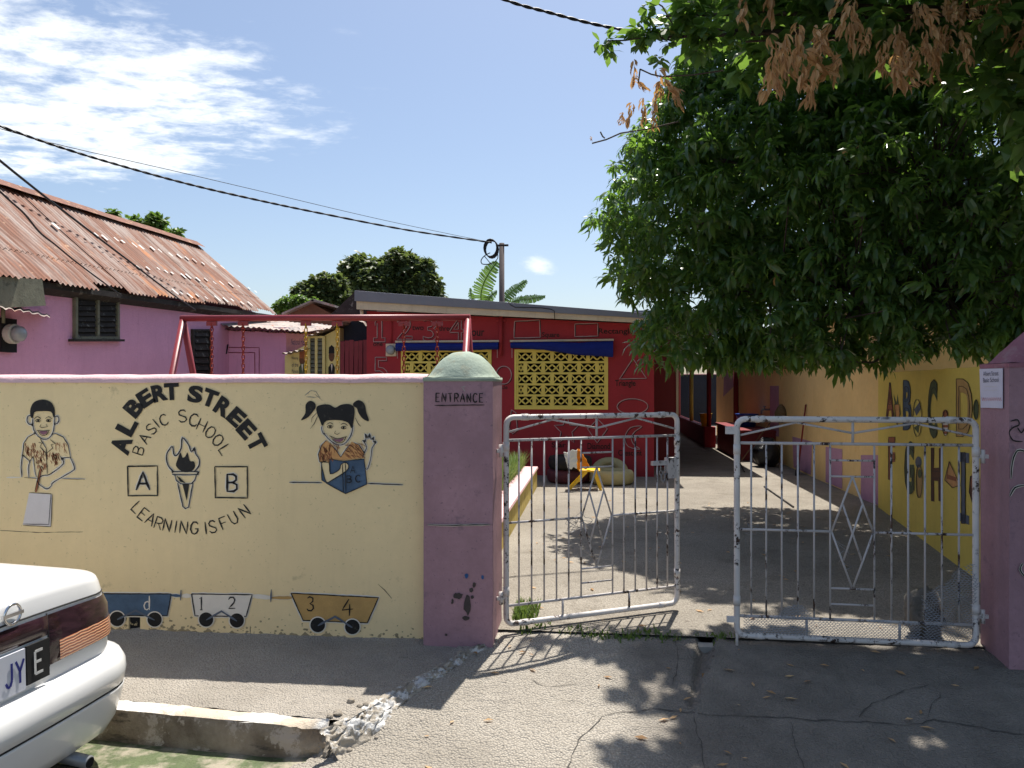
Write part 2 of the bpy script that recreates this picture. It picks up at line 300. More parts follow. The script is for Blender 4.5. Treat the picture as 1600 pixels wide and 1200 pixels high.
# ------------------------------------------------------------------ mesh builder and object helpers
WORLD = {}
def tag(o, label=None, cat=None, group=None, kind=None):
    if label: o['label'] = label
    if cat: o['category'] = cat
    if group: o['group'] = group
    if kind: o['kind'] = kind
    return o
def empty(name, base, label=None, cat=None, group=None):
    o = bpy.data.objects.new(name, None); col.objects.link(o); o.empty_display_size = .1
    o.location = Vector(base)*K; WORLD[o.name] = Vector(base)*K
    return tag(o, label, cat, group)
class MB:
    def __init__(s): s.v = []; s.f = []; s.c = None
    def add(s, vs, fs):
        b = len(s.v); s.v.extend([tuple(p) for p in vs]); s.f.extend([tuple(b+i for i in f) for f in fs]); return s
    def poly(s, pts): return s.add(pts, [tuple(range(len(pts)))])
    def box(s, x0, x1, y0, y1, z0, z1):
        v = [(x,y,z) for z in (z0,z1) for y in (y0,y1) for x in (x0,x1)]
        return s.add(v, [(0,2,3,1),(4,5,7,6),(0,1,5,4),(2,6,7,3),(0,4,6,2),(1,3,7,5)])
    def hexa(s, b4, t4):      # bottom ring, top ring
        return s.add(list(b4)+list(t4), [(3,2,1,0),(4,5,6,7),(0,1,5,4),(1,2,6,5),(2,3,7,6),(3,0,4,7)])
    def bar(s, p, q, w, h, up=(0,0,1)):
        p = Vector(p); q = Vector(q); d = (q-p).normalized(); u = Vector(up)
        if abs(d.dot(u)) > .98: u = Vector((0,1,0))
        a = d.cross(u).normalized()*w/2; b = a.cross(d).normalized()*h/2
        return s.hexa([p-a-b, p+a-b, p+a+b, p-a+b], [q-a-b, q+a-b, q+a+b, q-a+b])
    def tube(s, path, r, n=8, cap=True, closed=False):
        P = [Vector(p) for p in path]; k = len(P); R = r if isinstance(r, (list, tuple)) else [r]*k
        T = []
        for i in range(k):
            if closed: d = P[(i+1) % k]-P[i-1]
            else: d = P[min(i+1, k-1)]-P[max(i-1, 0)]
            T.append(d.normalized() if d.length > 1e-9 else Vector((0,0,1)))
        u = Vector((0,0,1)) if abs(T[0].z) < .9 else Vector((1,0,0))
        nrm = (u-T[0]*u.dot(T[0])).normalized(); b = len(s.v)
        for i in range(k):
            nrm = (nrm-T[i]*nrm.dot(T[i])).normalized(); bi = T[i].cross(nrm)
            for j in range(n):
                a = 2*math.pi*j/n; s.v.append(tuple(P[i]+(nrm*math.cos(a)+bi*math.sin(a))*R[i]))
        for i in range(k if closed else k-1):
            i2 = (i+1) % k
            for j in range(n):
                j2 = (j+1) % n; s.f.append((b+i*n+j, b+i*n+j2, b+i2*n+j2, b+i2*n+j))
        if cap and not closed:
            s.f.append(tuple(b+j for j in reversed(range(n)))); s.f.append(tuple(b+(k-1)*n+j for j in range(n)))
        return s
    def lathe(s, c, prof, n=16, axis='z'):
        b = len(s.v); c = Vector(c)
        for r, h in prof:
            for j in range(n):
                a = 2*math.pi*j/n; x, y = r*math.cos(a), r*math.sin(a)
                p = {'z': (x,y,h), 'y': (x,h,y), 'x': (h,x,y)}[axis]; s.v.append(tuple(c+Vector(p)))
        for i in range(len(prof)-1):
            for j in range(n):
                j2 = (j+1) % n; s.f.append((b+i*n+j, b+i*n+j2, b+(i+1)*n+j2, b+(i+1)*n+j))
        s.f.append(tuple(b+j for j in reversed(range(n)))); s.f.append(tuple(b+(len(prof)-1)*n+j for j in range(n)))
        return s
    def slab(s, pts, n, t):   # planar polygon pts extruded by t along n
        n = Vector(n)*t; k = len(pts); A = [Vector(p) for p in pts]; B = [p+n for p in A]
        return s.add(A+B, [tuple(reversed(range(k))), tuple(range(k, 2*k))]+[(i, (i+1) % k, k+(i+1) % k, k+i) for i in range(k)])
    def grid(s, nx, ny, fn):
        b = len(s.v)
        for j in range(ny+1):
            for i in range(nx+1): s.v.append(tuple(fn(i/nx, j/ny)))
        for j in range(ny):
            for i in range(nx):
                a = b+j*(nx+1)+i; s.f.append((a, a+1, a+nx+2, a+nx+1))
        return s
    def build(s, name, mat, parent=None, smooth=False, label=None, cat=None, group=None, kind=None, bevel=0):
        me = bpy.data.meshes.new(name); V = np.array(s.v, dtype=np.float64)*K
        lo = V.min(0); hi = V.max(0); base = Vector(((lo[0]+hi[0])/2, (lo[1]+hi[1])/2, lo[2]))
        V = V-np.array(base)
        me.from_pydata(V.tolist(), [], s.f); me.materials.append(MT[mat] if isinstance(mat, str) else mat)
        if smooth: me.polygons.foreach_set('use_smooth', [True]*len(me.polygons))
        me.update()
        o = bpy.data.objects.new(name, me); col.objects.link(o)
        if parent: o.parent = parent; o.location = base-WORLD[parent.name]
        else: o.location = base
        WORLD[o.name] = base
        if bevel:
            m = o.modifiers.new('bevel', 'BEVEL'); m.width = bevel; m.segments = 2; m.limit_method = 'ANGLE'
        return tag(o, label, cat, group, kind)
def dup(o, offset, parent=None):
    c = o.copy(); col.objects.link(c); off = Vector(offset)*K
    WORLD[c.name] = WORLD[o.name]+off
    c.parent = parent; c.location = WORLD[c.name]-(WORLD[parent.name] if parent else Vector((0,0,0))); return c
def nz(x, y, z=0.0): return mnoise.noise(Vector((x, y, z)))
rnd = random.Random(7)

# ------------------------------------------------------------------ text: built-in font as flat meshes
def glyph_lines(body):
    """outlines of built-in font characters as closed polylines in the unit box (y down)"""
    cu = bpy.data.curves.new('t', 'FONT'); cu.body = body; cu.size = 1; cu.resolution_u = 3; cu.fill_mode = 'FRONT'
    o = bpy.data.objects.new('t', cu); col.objects.link(o); dg = bpy.context.evaluated_depsgraph_get()
    me = bpy.data.meshes.new_from_object(o.evaluated_get(dg)); cnt = {}
    for p in me.polygons:
        for e in p.edge_keys: cnt[e] = cnt.get(e, 0)+1
    V = np.array([tuple(p.co) for p in me.vertices]); bpy.data.objects.remove(o); bpy.data.curves.remove(cu); bpy.data.meshes.remove(me)
    key = lambda i: (round(V[i][0], 4), round(V[i][1], 4)); ec = {}
    for (a, b), c in cnt.items():
        k = tuple(sorted((key(a), key(b)))); ec[k] = ec.get(k, 0)+c
    adj = {}
    for (a, b), c in ec.items():
        if c == 1 and a != b: adj.setdefault(a, []).append(b); adj.setdefault(b, []).append(a)
    lo = V.min(0); hi = V.max(0); out = []; seen = set()
    for s in adj:
        if s in seen: continue
        ch = [s]; seen.add(s); cur = s
        while True:
            nx = [q for q in adj[cur] if q not in seen]
            if not nx: break
            cur = nx[0]; seen.add(cur); ch.append(cur)
        if len(ch) > 2: out.append([((x-lo[0])/(hi[0]-lo[0]), 1-(y-lo[1])/(hi[1]-lo[1])) for x, y in ch])
    return out
def glyphs(body, outline=0, bold=0):
    cu = bpy.data.curves.new('t', 'FONT'); cu.body = body; cu.size = 1; cu.resolution_u = 4
    if outline: cu.fill_mode = 'NONE'; cu.bevel_depth = outline; cu.bevel_resolution = 0; cu.offset = bold
    else: cu.fill_mode = 'FRONT'; cu.offset = bold
    o = bpy.data.objects.new('t', cu); col.objects.link(o); dg = bpy.context.evaluated_depsgraph_get()
    me = bpy.data.meshes.new_from_object(o.evaluated_get(dg)); v = [tuple(p.co) for p in me.vertices]; f = [tuple(p.vertices) for p in me.polygons]
    bpy.data.objects.remove(o); bpy.data.curves.remove(cu); bpy.data.meshes.remove(me)
    A = np.array(v); lo = A.min(0); hi = A.max(0); return v, f, lo, hi
class Canvas:
    """Paint on a flat wall: pixel positions of the photograph projected on the plane; each layer a fraction of a millimetre prouder."""
    def __init__(s, P, n, parent):
        s.P = Vector(P); s.n = Vector(n).normalized(); s.parent = parent
        if s.n.dot(Vector((0,0,CAMH))-s.P) < 0: s.n = -s.n
    def pt(s, px, py, lay=1): return onPlane(px, py, s.P+s.n*(.0016*lay), s.n)
    def fill(s, mb, pts, lay=1):
        mb.poly([s.pt(x, y, lay) for x, y in pts]); return mb
    def stroke(s, mb, pts, w, lay=2, closed=False, jit=.12, taper=False):
        """brush line of width w (pixels) along pixel points"""
        P = [Vector((x, y)) for x, y in pts]
        if closed: P = P+[P[0]]
        Q = [P[0]]
        for a, b in zip(P, P[1:]):
            k = max(1, int((b-a).length/6)); Q += [a.lerp(b, i/k) for i in range(1, k+1)]
        L = []; n = len(Q)
        for i, q in enumerate(Q):
            d = Q[min(i+1, n-1)]-Q[max(i-1, 0)]; d = d.normalized() if d.length > 1e-6 else Vector((1,0)); e = Vector((-d.y, d.x))
            q = q+e*(.38*nz(q.x*.11, q.y*.11, s.P.y)+.16*nz(q.x*.5, q.y*.5, 3))
            ww = w/2*(1+rnd.uniform(-jit, jit)+.35*nz(q.x*.16, q.y*.16, 8))*(.55 if (i in (0, n-1) and not closed) else 1)
            L.append((q+e*ww, q-e*ww))
        b = len(mb.v)
        for l, r in L: mb.v.append(tuple(s.pt(l.x, l.y, lay))); mb.v.append(tuple(s.pt(r.x, r.y, lay)))
        for i in range(n-1): mb.f.append((b+2*i, b+2*i+1, b+2*i+3, b+2*i+2))
        return mb
    def glyph(s, mb, body, box, lay=2, rot=0, outline=0, bold=0, keep=False, shear=0):
        v, f, lo, hi = glyphs(body, outline, bold); x0, y0, x1, y1 = box; cx, cy = (x0+x1)/2, (y0+y1)/2; c, si = math.cos(math.radians(rot)), math.sin(math.radians(rot))
        b = len(mb.v)
        for p in v:
            u = (p[0]-lo[0])/(hi[0]-lo[0])-.5; w = .5-(p[1]-lo[1])/(hi[1]-lo[1]); X = u*(x1-x0)-shear*w*(y1-y0); Y = w*(y1-y0); X += (y1-y0)*.02*nz(u*3+cx, w*3); Y += (y1-y0)*.02*nz(u*3, w*3+cy)
            mb.v.append(tuple(s.pt(cx+X*c-Y*si, cy+X*si+Y*c, lay+(p[2]*0))))
        mb.f += [tuple(b+i for i in ff) for ff in f]; return mb
    def done(s, mb, name, mat, parent=None, label=None):
        return mb.build(name, mat, parent or s.parent, label=label)
SF = {  # single-stroke brush letters in a unit box, y down
 'A': [[(.02,1),(.5,0),(.98,1)],[(.2,.64),(.8,.64)]],
 'B': [[(.08,0),(.08,1)],[(.08,.02),(.6,.02),(.85,.14),(.85,.34),(.6,.47),(.08,.49)],[(.55,.49),(.9,.6),(.92,.84),(.65,.98),(.08,.98)]],
 'C': [[(.95,.18),(.72,.02),(.4,.02),(.12,.25),(.06,.55),(.18,.85),(.45,.99),(.75,.96),(.96,.82)]],
 'E': [[(.9,.02),(.1,.02),(.1,.98),(.92,.98)],[(.1,.48),(.75,.48)]],
 'F': [[(.92,.02),(.12,.02),(.12,1)],[(.12,.48),(.75,.48)]],
 'G': [[(.92,.18),(.7,.02),(.35,.03),(.1,.3),(.06,.62),(.22,.92),(.5,1),(.8,.9),(.92,.7),(.92,.56),(.55,.56)]],
 'H': [[(.08,0),(.08,1)],[(.92,0),(.92,1)],[(.08,.5),(.92,.5)]],
 'I': [[(.5,0),(.5,1)]],
 'J': [[(.8,0),(.8,.75),(.6,.98),(.3,.98),(.1,.78)]],
 'L': [[(.12,0),(.12,.98),(.9,.98)]],
 'N': [[(.08,1),(.08,0),(.92,1),(.92,0)]],
 'O': [[(.5,.01),(.2,.1),(.05,.4),(.08,.72),(.3,.97),(.62,.98),(.88,.78),(.95,.45),(.82,.12),(.5,.01)]],
 'R': [[(.1,1),(.1,.02),(.62,.02),(.9,.18),(.85,.42),(.55,.52),(.1,.53)],[(.45,.53),(.95,1)]],
 'S': [[(.9,.16),(.68,.02),(.35,.02),(.12,.18),(.16,.38),(.5,.5),(.85,.62),(.92,.82),(.68,.98),(.32,.98),(.06,.82)]],
 'T': [[(.02,.03),(.98,.03)],[(.5,.03),(.5,1)]],
 'U': [[(.08,0),(.08,.7),(.28,.97),(.65,.98),(.9,.72),(.92,0)]],
 'Y': [[(.02,0),(.5,.5),(.5,1)],[(.98,0),(.5,.5)]],
 'd': [[(.88,0),(.88,1)],[(.88,.5),(.6,.4),(.25,.46),(.06,.7),(.2,.94),(.5,1),(.88,.85)]],
 '1': [[(.25,.14),(.55,0),(.55,1)],[(.3,1),(.8,1)]],
 '2': [[(.08,.22),(.3,.02),(.68,.02),(.9,.22),(.78,.48),(.1,.98),(.98,.98)]],
 '3': [[(.1,.1),(.42,0),(.82,.1),(.82,.34),(.45,.48),(.85,.6),(.9,.82),(.6,1),(.2,.98),(.04,.86)]],
 '4': [[(.62,0),(.05,.66),(.98,.6)],[(.68,.3),(.66,1)]],
 '7': [[(.02,.02),(.95,.02),(.4,1)]],
 '.': [[(.4,.94),(.6,.98)]],
}
def brush(cv, mb, ch, cx, cy, w, h, rot, sw, lay=2):
    c, s_ = math.cos(math.radians(rot)), math.sin(math.radians(rot))
    for st in SF[ch]:
        pts = []
        for u, v in st:
            X = (u-.5)*w; Y = (v-.5)*h; pts.append((cx+X*c-Y*s_, cy+X*s_+Y*c))
        cv.stroke(mb, pts, sw, lay)
    return mb

# ================================================================== THE SETTING
YW = 4.30                                   # front face of the boundary wall
ZY = .22                                    # yard level
def kerbY(X): return 3.23-.08*(X+1.18)
def walk_edge(Y):                           # where the pavement ends against the driveway
    t = (Y-3.25)/.95; return -1.15+.46*t
def walkz(X, Y): return .148+max(0, Y-kerbY(X))*.032
CH0, CH1 = Vector((.44, 3.74)), Vector((.60, 4.44))
def drivez(X, Y):
    t = min(1, max(0, (Y-2.85)/1.5)); z = .004+.203*t
    d = X-walk_edge(min(4.3, max(3.25, Y)))           # rises to the pavement edge near the gate pillar
    if d < .4 and 3.1 < Y < 4.6: z += (.4-max(0, d))/.4*max(0, .155+.03*(Y-3.25)-z)*.6*min(1, max(0, (Y-3.3)/.6))
    p = Vector((X, Y)); ab = CH1-CH0; u = max(0, min(1, (p-CH0).dot(ab)/ab.length_squared)); dist = (p-(CH0+ab*u)).length
    w = (.022+.034*u)*(1+.35*nz(X*9, Y*9)+.2*nz(X*25, Y*25))
    if dist < w: z -= (.018+.04*u)*(1-(dist/w)**2)
    elif dist < w+.09 and p.x > CH0.x+u*ab.x: z += .018*(1-(dist-w)/.09)
    if X < -.95 and Y < 3.4: z = .004+(z-.004)*max(0, min(1, (X+1.32)/.37))
    return z+.008*nz(X*2.3, Y*2.3)+.004*nz(X*9, Y*9, 3)+.0025*nz(X*28, Y*28, 5)

MB().grid(1, 1, lambda u, v: (-400+800*u, -300+900*v, -.12)).build('ground', 'ground', kind='structure')
MB().grid(1, 1, lambda u, v: (-60+120*u, -12+15.6*v, 0)).build('road', 'road', kind='structure')
yard = MB().grid(60, 40, lambda u, v: (-30+60*u, 4.44+40*v, ZY+.004*nz(u*60, v*40))).build('yard', 'aggregate', kind='structure', smooth=True)
yard_skirt = MB().box(-30, 30, 4.36, 4.435, -.1, ZY-.03).build('yard_edge', 'concrete', yard)

def f_drive(u, v):
    Y = 2.55+(4.47-2.55)*v; x0 = walk_edge(min(4.35, max(3.22, Y)))-.10 if Y > 3.2 else -1.32
    X = x0+(u**1.5)*(7.0-x0); return (X, Y, drivez(X, Y) if Y > 2.62 else -.02)
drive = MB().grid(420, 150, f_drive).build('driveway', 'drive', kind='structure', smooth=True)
def f_walk(u, v):
    if v < 0: v = 0
    Xk = -9+u*(9-1.18); Y0 = kerbY(Xk)+.085; X1 = walk_edge; 
    Y = Y0+(4.36-Y0)*v; X = -9+u*(walk_edge(Y)+9); return (X, Y, walkz(X, Y)+.005*nz(X*3, Y*3)+.005*nz(X*11, Y*11, 2)+.004*nz(X*30, Y*30, 7)+(max(0, (v-.9)/.1)*(.012+.035*abs(nz(X*9, 3))+.022*abs(nz(X*31, 5)))))
walk = MB().grid(260, 44, f_walk).build('pavement', 'asphalt_walk', kind='structure', smooth=True)
# broken edge of the pavement against the driveway, daubed with white paint
mb = MB()
def f_edge(u, v):
    Y = 3.2+1.03*u; x = walk_edge(Y); z0 = walkz(x, Y); z1 = drivez(x+.1, Y)-.01
    wd = .10+.05*nz(Y*6, 1); X = x-.03-.02*nz(Y*7, 4)+v*wd+.02*nz(Y*25, v*9); z = (z0+.004)*(1-v)+z1*v+math.sin(v*math.pi)*(.016+.022*nz(Y*14, 2+v*4)+.02*nz(Y*34, v*13)+.010*nz(Y*70, v*30))
    return (X, Y, z)
mb.grid(190, 22, f_edge); mb.build('broken_edge', 'edge_daub', walk, smooth=True)
# kerb stones
kerb = empty('kerb', (-3, kerbY(-3), 0)); kerb['kind'] = 'structure'
mb = MB()
def f_kf(u, v):
    X = -9+u*7.8; y = kerbY(X); z = .148*v
    e = .012*nz(X*6, z*20)+.008*nz(X*22, z*40, 4); 
    brk = max(0, (X+1.42)/.24)              # crumbled last stretch
    return (X+.02*brk*nz(z*30, 1), y+e*.6-.012+.02*v*v+brk*(.05+.05*nz(X*30, z*30)), z+brk*v*(-.03+.03*nz(X*40, 2))-.004)
mb.grid(300, 8, f_kf); mb.build('kerb_face', 'kerb', kerb, smooth=True)
mb = MB()
def f_kt(u, v):
    X = -9+u*7.8; y = kerbY(X)+.008+v*.085; brk = max(0, (X+1.42)/.24)
    return (X, y+brk*(1-v)*.06, .150+.006*nz(X*7, y*7)+.004*nz(X*25, y*25)-.012*(1-v)**4-brk*(1-v)*.05)
mb.grid(300, 5, f_kt); mb.build('kerb_top', 'kerb_top', kerb, smooth=True)
MB().grid(60, 3, lambda u, v: (-9+u*8.0, kerbY(-9+u*8.0)-.24+v*.26, .005+.006*nz(u*60, v*4))).build('gutter_moss', 'algae', kind='stuff', smooth=True, label='green algae growing along the wet gutter', cat='algae')

mb = MB()                                                        # crumbled core where the kerb breaks off
def f_core(u, v):
    a = math.pi*2*u; r = .11*math.sin(math.pi*(.5*v+.5))**.6 if v < 1 else 0; q = 1+.3*nz(math.cos(a)*2, math.sin(a)*2, v*3)+.18*nz(math.cos(a)*6, math.sin(a)*6, v*7)
    return (-1.19+r*q*.8*math.cos(a), 3.33+r*q*.95*math.sin(a), -.03+.145*v*(1+.25*nz(u*9, v*5)))
mb.grid(34, 12, f_core); mb.build('kerb_rubble_core', 'stone', kerb)
def rock(c, r, seed, flat=.7):
    mb = MB(); n = 9; R = random.Random(seed); ph = R.uniform(0, 9)
    rows = [(-.9, .35), (-.4, .95), (.15, 1.0), (.6, .7), (.92, .25)]
    b = []
    for h, w in rows:
        for j in range(n):
            a = 2*math.pi*j/n; q = 1+.4*nz(math.cos(a)*1.3+ph, math.sin(a)*1.3, h*1.5+ph); b.append((c[0]+r*w*q*math.cos(a), c[1]+r*w*q*math.sin(a)*.85, c[2]+r*h*flat*(1+.2*nz(a, ph))))
    F = [tuple(reversed(range(n))), tuple(range(4*n, 5*n))]
    for i in range(4):
        for j in range(n): F.append((i*n+j, i*n+(j+1) % n, (i+1)*n+(j+1) % n, (i+1)*n+j))
    return mb.add(b, F)
STN = ['pale lump of broken concrete at the crumbled kerb end', 'flat brown chip of concrete beside the crumbled kerb', 'small stone in the rubble above the kerb end',
       'grey pebble between kerb end and driveway', 'angular rubble piece nearest the gutter at the kerb end', 'rounded stone by the white paint daub', 'thin rubble flake on the kerb corner', 'tan rubble stone in the gap behind the kerb']
for i, (px, py, r, z) in enumerate(((548,1116,.02,.10), (528,1152,.022,.05), (562,1140,.014,.05), (588,1165,.010,.03), (545,1180,.015,.02), (600,1112,.012,.11), (515,1128,.016,.13), (572,1124,.015,.09))):
    p = onZ(px, py, z); zz = drivez(p.x, p.y) if p.x > walk_edge(p.y) else walkz(p.x, p.y)
    rock((p.x, p.y, max(zz, .02)+r*.35), r, i).build('stone', 'stone', label=STN[i], cat='stone', group='rubble at the kerb end', smooth=False)
# cracks in the slab: jagged dark gaps lying in the driveway
def crack(pts, w, seed):
    mb = MB(); R = random.Random(seed); P = [Vector(onZ(x, y, .1)).xy for x, y in pts]; Q = []
    for k in range(4):
        P2 = []
        for i in range(40): pass
        break
    for a, b in zip(P, P[1:]):
        n = max(2, int((b-a).length/.035))
        for i in range(n): Q.append(a.lerp(b, i/n))
    Q.append(P[-1]); L = []
    for i, q in enumerate(Q):
        d = (Q[min(i+1, len(Q)-1)]-Q[max(0, i-1)]).normalized(); e = Vector((-d.y, d.x)); off = e*(.014*nz(i*.45, seed*3.3)+R.uniform(-.006, .006)); ww = w*(.35+R.random())*(.3 if i in (0, len(Q)-1) else 1)
        L.append((q+off+e*ww/2, q+off-e*ww/2))
    b0 = 0
    for l, r in L:
        for p in (l, r): mb.v.append((p.x, p.y, drivez(p.x, p.y)+.0035))
    for i in range(len(L)-1): mb.f.append((2*i, 2*i+1, 2*i+3, 2*i+2))
    return mb
for i, (pts, w) in enumerate((([(950,1118),(1020,1113),(1120,1122),(1230,1128),(1330,1134),(1420,1138)], .012), ([(950,1118),(905,1150),(880,1195)], .009), ([(1085,1122),(1095,1160),(1102,1198)], .008),
     ([(920,1006),(960,1002),(1040,1002)], .009), ([(1340,1128),(1365,1112),(1400,1100),(1450,1088)], .010), ([(1420,1138),(1460,1132),(1520,1140),(1600,1152)], .012), ([(1235,1130),(1245,1160),(1262,1198)], .008),
     ([(1055,1030),(1062,1060),(1050,1085)], .008), ([(830,1075),(860,1085),(905,1082)], .007), ([(1450,1130),(1455,1118),(1470,1100)], .007))):
    crack(pts, w*.55, i+1).build('crack', 'crack', drive)

# ================================================================== BOUNDARY WALL WITH THE MURAL
XP0, XP1 = -.98, -.588                      # gate pillar, left and right edges
wall = empty('painted_boundary_wall', (-3.5, YW+.08, .15), 'cream painted front wall with school mural and rough pink coping', 'wall')
hx0 = onY(201, 954, YW); hx1 = onY(219, 981, YW)      # drain hole at the foot of the wall
mb = MB()
ztop = 1.692
for x0, x1, z0, z1 in ((-8.5, hx0.x, .05, ztop-.03), (hx1.x, XP0+.02, .05, ztop-.03), (hx0.x, hx1.x, hx0.z, ztop-.03)):
    mb.box(x0, x1, YW, YW+.15, z0, z1)
mb.build('wall_face', 'cream_wall', wall)
MB().box(hx0.x+.001, hx1.x-.001, YW+.012, YW+.14, .05, hx0.z-.001).build('drain_hole_dark_fill', 'dark', wall)  # near-black block in the opening, standing in for the shade inside
mb = MB()
def f_cap(u, v):
    X = -8.5+u*(8.5+XP0); a = math.pi*v; r = .088+.006*nz(X*4, v*3)+.004*nz(X*17, v*5)
    return (X, YW+.075-r*math.cos(a)*1.0, ztop-.034+.05*math.sin(a)**.7*(1+.12*nz(X*3, 9))+.006*nz(X*6, 2))
mb.grid(320, 10, f_cap); mb.build('coping', 'pink_cap', wall, smooth=True)
CV = Canvas((0, YW, 1), (0, -1, 0), wall)
def cc(pts, ox, oy, k=4.0): return [(ox+x/k, oy+y/k) for x, y in pts]
def lines(cv, name, polys, w, mat='black_paint', halo=None, parent=None, lay=4, closed=False):
    if halo:
        mb = MB(); [cv.stroke(mb, p, w+halo, 1, closed) for p in polys]; cv.done(mb, 'halo', 'white_mural', parent)
    mb = MB(); [cv.stroke(mb, p, w, lay, closed) for p in polys]; return cv.done(mb, name, mat, parent)
def ell(cx, cy, rx, ry, n=14): return [(cx+rx*math.cos(2*math.pi*i/n), cy+ry*math.sin(2*math.pi*i/n)) for i in range(n)]
def smooth(pts, closed=False, k=3):
    n = len(pts); out = []
    for i in range(n if closed else n-1):
        g = lambda j: Vector(pts[j % n] if closed else pts[max(0, min(n-1, j))])
        p0, p1, p2, p3 = g(i-1), g(i), g(i+1), g(i+2)
        for t in range(k):
            u = t/k; out.append(tuple(.5*((2*p1)+(p2-p0)*u+(2*p0-5*p1+4*p2-p3)*u*u+(3*p1-p0-3*p2+p3)*u**3)))
    if not closed: out.append(tuple(pts[-1]))
    return out
def scribble(cv, mb, box, n, w, seed, lay=3, ang=75):
    R = random.Random(seed); x0, y0, x1, y1 = box
    for i in range(n):
        x = R.uniform(x0, x1); y = R.uniform(y0, y1); l = R.uniform(4, 10); a = math.radians(ang+R.uniform(-25, 25))
        cv.stroke(mb, [(x, y), (x+l*math.cos(a)*.5+R.uniform(-1, 1), y+l*math.sin(a)*.5), (x+l*math.cos(a), y+l*math.sin(a))], w*R.uniform(.6, 1.3), lay)
# -- lettering, each letter its own piece
for ch, x, y, rot, s in (('A',189,695,-72,31),('L',198,666,-62,29),('B',209,637,-50,28),('E',227,622,-33,26),('R',249,614,-13,27),('T',268,612,-3,27),('S',305,616,8,27),('T',328,622,20,27),('R',349,636,32,28),('E',369,652,42,27),('E',385,671,47,27),('T',401,692,62,28)):
    mb = MB(); CV.glyph(mb, ch, (x-s*.43, y-s*.5, x+s*.43, y+s*.5), 3, rot, bold=.05); CV.done(mb, 'painted_letter', 'black_paint')
c1 = lambda p: cc(p, 0, 570); c2 = lambda p: cc(p, 360, 570); c3 = lambda p: cc(p, 0, 780); c4 = lambda p: cc(p, 360, 780)
for s_, dat, w, h in (('BASIC', ((865,535,-72),(903,460,-58),(945,402,-45),(975,366,-38),(1022,345,-20)), 13, 17), ('SCHOOL', ((1140,320,-4),(1210,345,12),(1262,378,24),(1316,422,36),(1362,472,44),(1407,532,58)), 14, 19)):
    for ch, (x, y, r) in zip(s_, dat):
        mb = MB(); brush(CV, mb, ch, x/4, 570+y/4, w, h, r, 2.1); CV.done(mb, 'painted_letter', 'black_paint')
for ch, (x, y, r) in zip('LEARNINGISFUN', ((858,892,46),(895,935,38),(942,965,28),(992,990,18),(1045,1003,12),(1098,1012,8),(1148,1016,6),(1215,1020,2),(1285,1020,-6),(1328,1012,-10),(1398,988,-22),(1458,958,-30),(1528,915,-38))):
    mb = MB(); brush(CV, mb, ch, x/4, 570+y/4, 13 if ch != 'I' else 6, 19, r, 2.2); CV.done(mb, 'painted_letter', 'black_paint')
for ch, bx, c in (('A', [(797,635),(983,633),(984,818),(801,818)], (893,727)), ('B', [(1342,637),(1545,637),(1546,833),(1346,830)], (1450,738))):
    lines(CV, 'letter_box', [c1(bx)], 2.0, closed=True)
    mb = MB(); brush(CV, mb, ch, c[0]/4, 570+c[1]/4, 22 if ch == 'A' else 18, 28, 0, 6.5, 1); CV.done(mb, 'letter_halo', 'white_mural')
    mb = MB(); brush(CV, mb, ch, c[0]/4, 570+c[1]/4, 22 if ch == 'A' else 18, 28, 0, 3.6, 3); CV.done(mb, 'painted_letter', 'black_paint')
# -- torch
fl = c1(smooth([(1085,668),(1050,630),(1040,570),(1058,530),(1078,512),(1085,558),(1104,566),(1132,520),(1140,455),(1178,500),(1196,545),(1214,518),(1222,555),(1245,590),(1243,632),(1212,668)]))
root = CV.done(CV.fill(MB(), c1(smooth([(1140,668),(1100,632),(1110,590),(1127,548),(1140,580),(1158,572),(1172,548),(1186,600),(1212,605),(1218,640),(1190,668)], True)), 2), 'painted_torch', 'black_paint', label='black painted torch with open flame')
lines(CV, 'flame_outline', [fl], 1.8, halo=2.5, parent=root)
lines(CV, 'torch_outline', [c1(smooth([(1080,676),(1086,668),(1230,668),(1236,678),(1228,687),(1090,687)], True)), c1([(1092,690),(1102,722),(1130,744),(1195,744),(1216,722),(1226,690)]), c1([(1110,740),(1143,885),(1158,898),(1178,890),(1206,738)])], 1.6, halo=2, parent=root)
CV.done(CV.fill(CV.fill(MB(), c1([(1140,746),(1182,746),(1166,850)]), 3), c1([(1104,694),(1126,730),(1160,740),(1124,706)]), 3), 'torch_shading', 'black_paint', root)
# -- boy writing at a desk
boy = CV.done(CV.fill(MB(), c1(smooth([(190,322),(190,275),(212,234),(262,217),(312,230),(338,266),(343,322),(333,326),(318,294),(262,290),(216,296),(205,332)], True)), 3), 'painted_boy', 'black_paint', label='painted schoolboy with short black hair writing at a desk')
body = c1([(205,430),(255,462),(287,520),(302,470),(345,430),(395,452),(425,500),(440,578),(375,572),(385,612),(310,684),(228,692),(208,572),(186,602),(140,562),(150,490),(175,452)])
CV.done(CV.fill(MB(), body, 1.4), 'shirt', 'ochre_mural' if False else 'cream_wall', boy)
mb = MB(); scribble(CV, mb, (40,692,55,708), 34, 1.2, 1); scribble(CV, mb, (56,702,72,730), 44, 1.3, 2); scribble(CV, mb, (78,706,92,722), 30, 1.3, 3); scribble(CV, mb, (86,690,102,704), 12, 1.0, 4); CV.done(mb, 'shirt_scribble', 'rust_mural', boy)
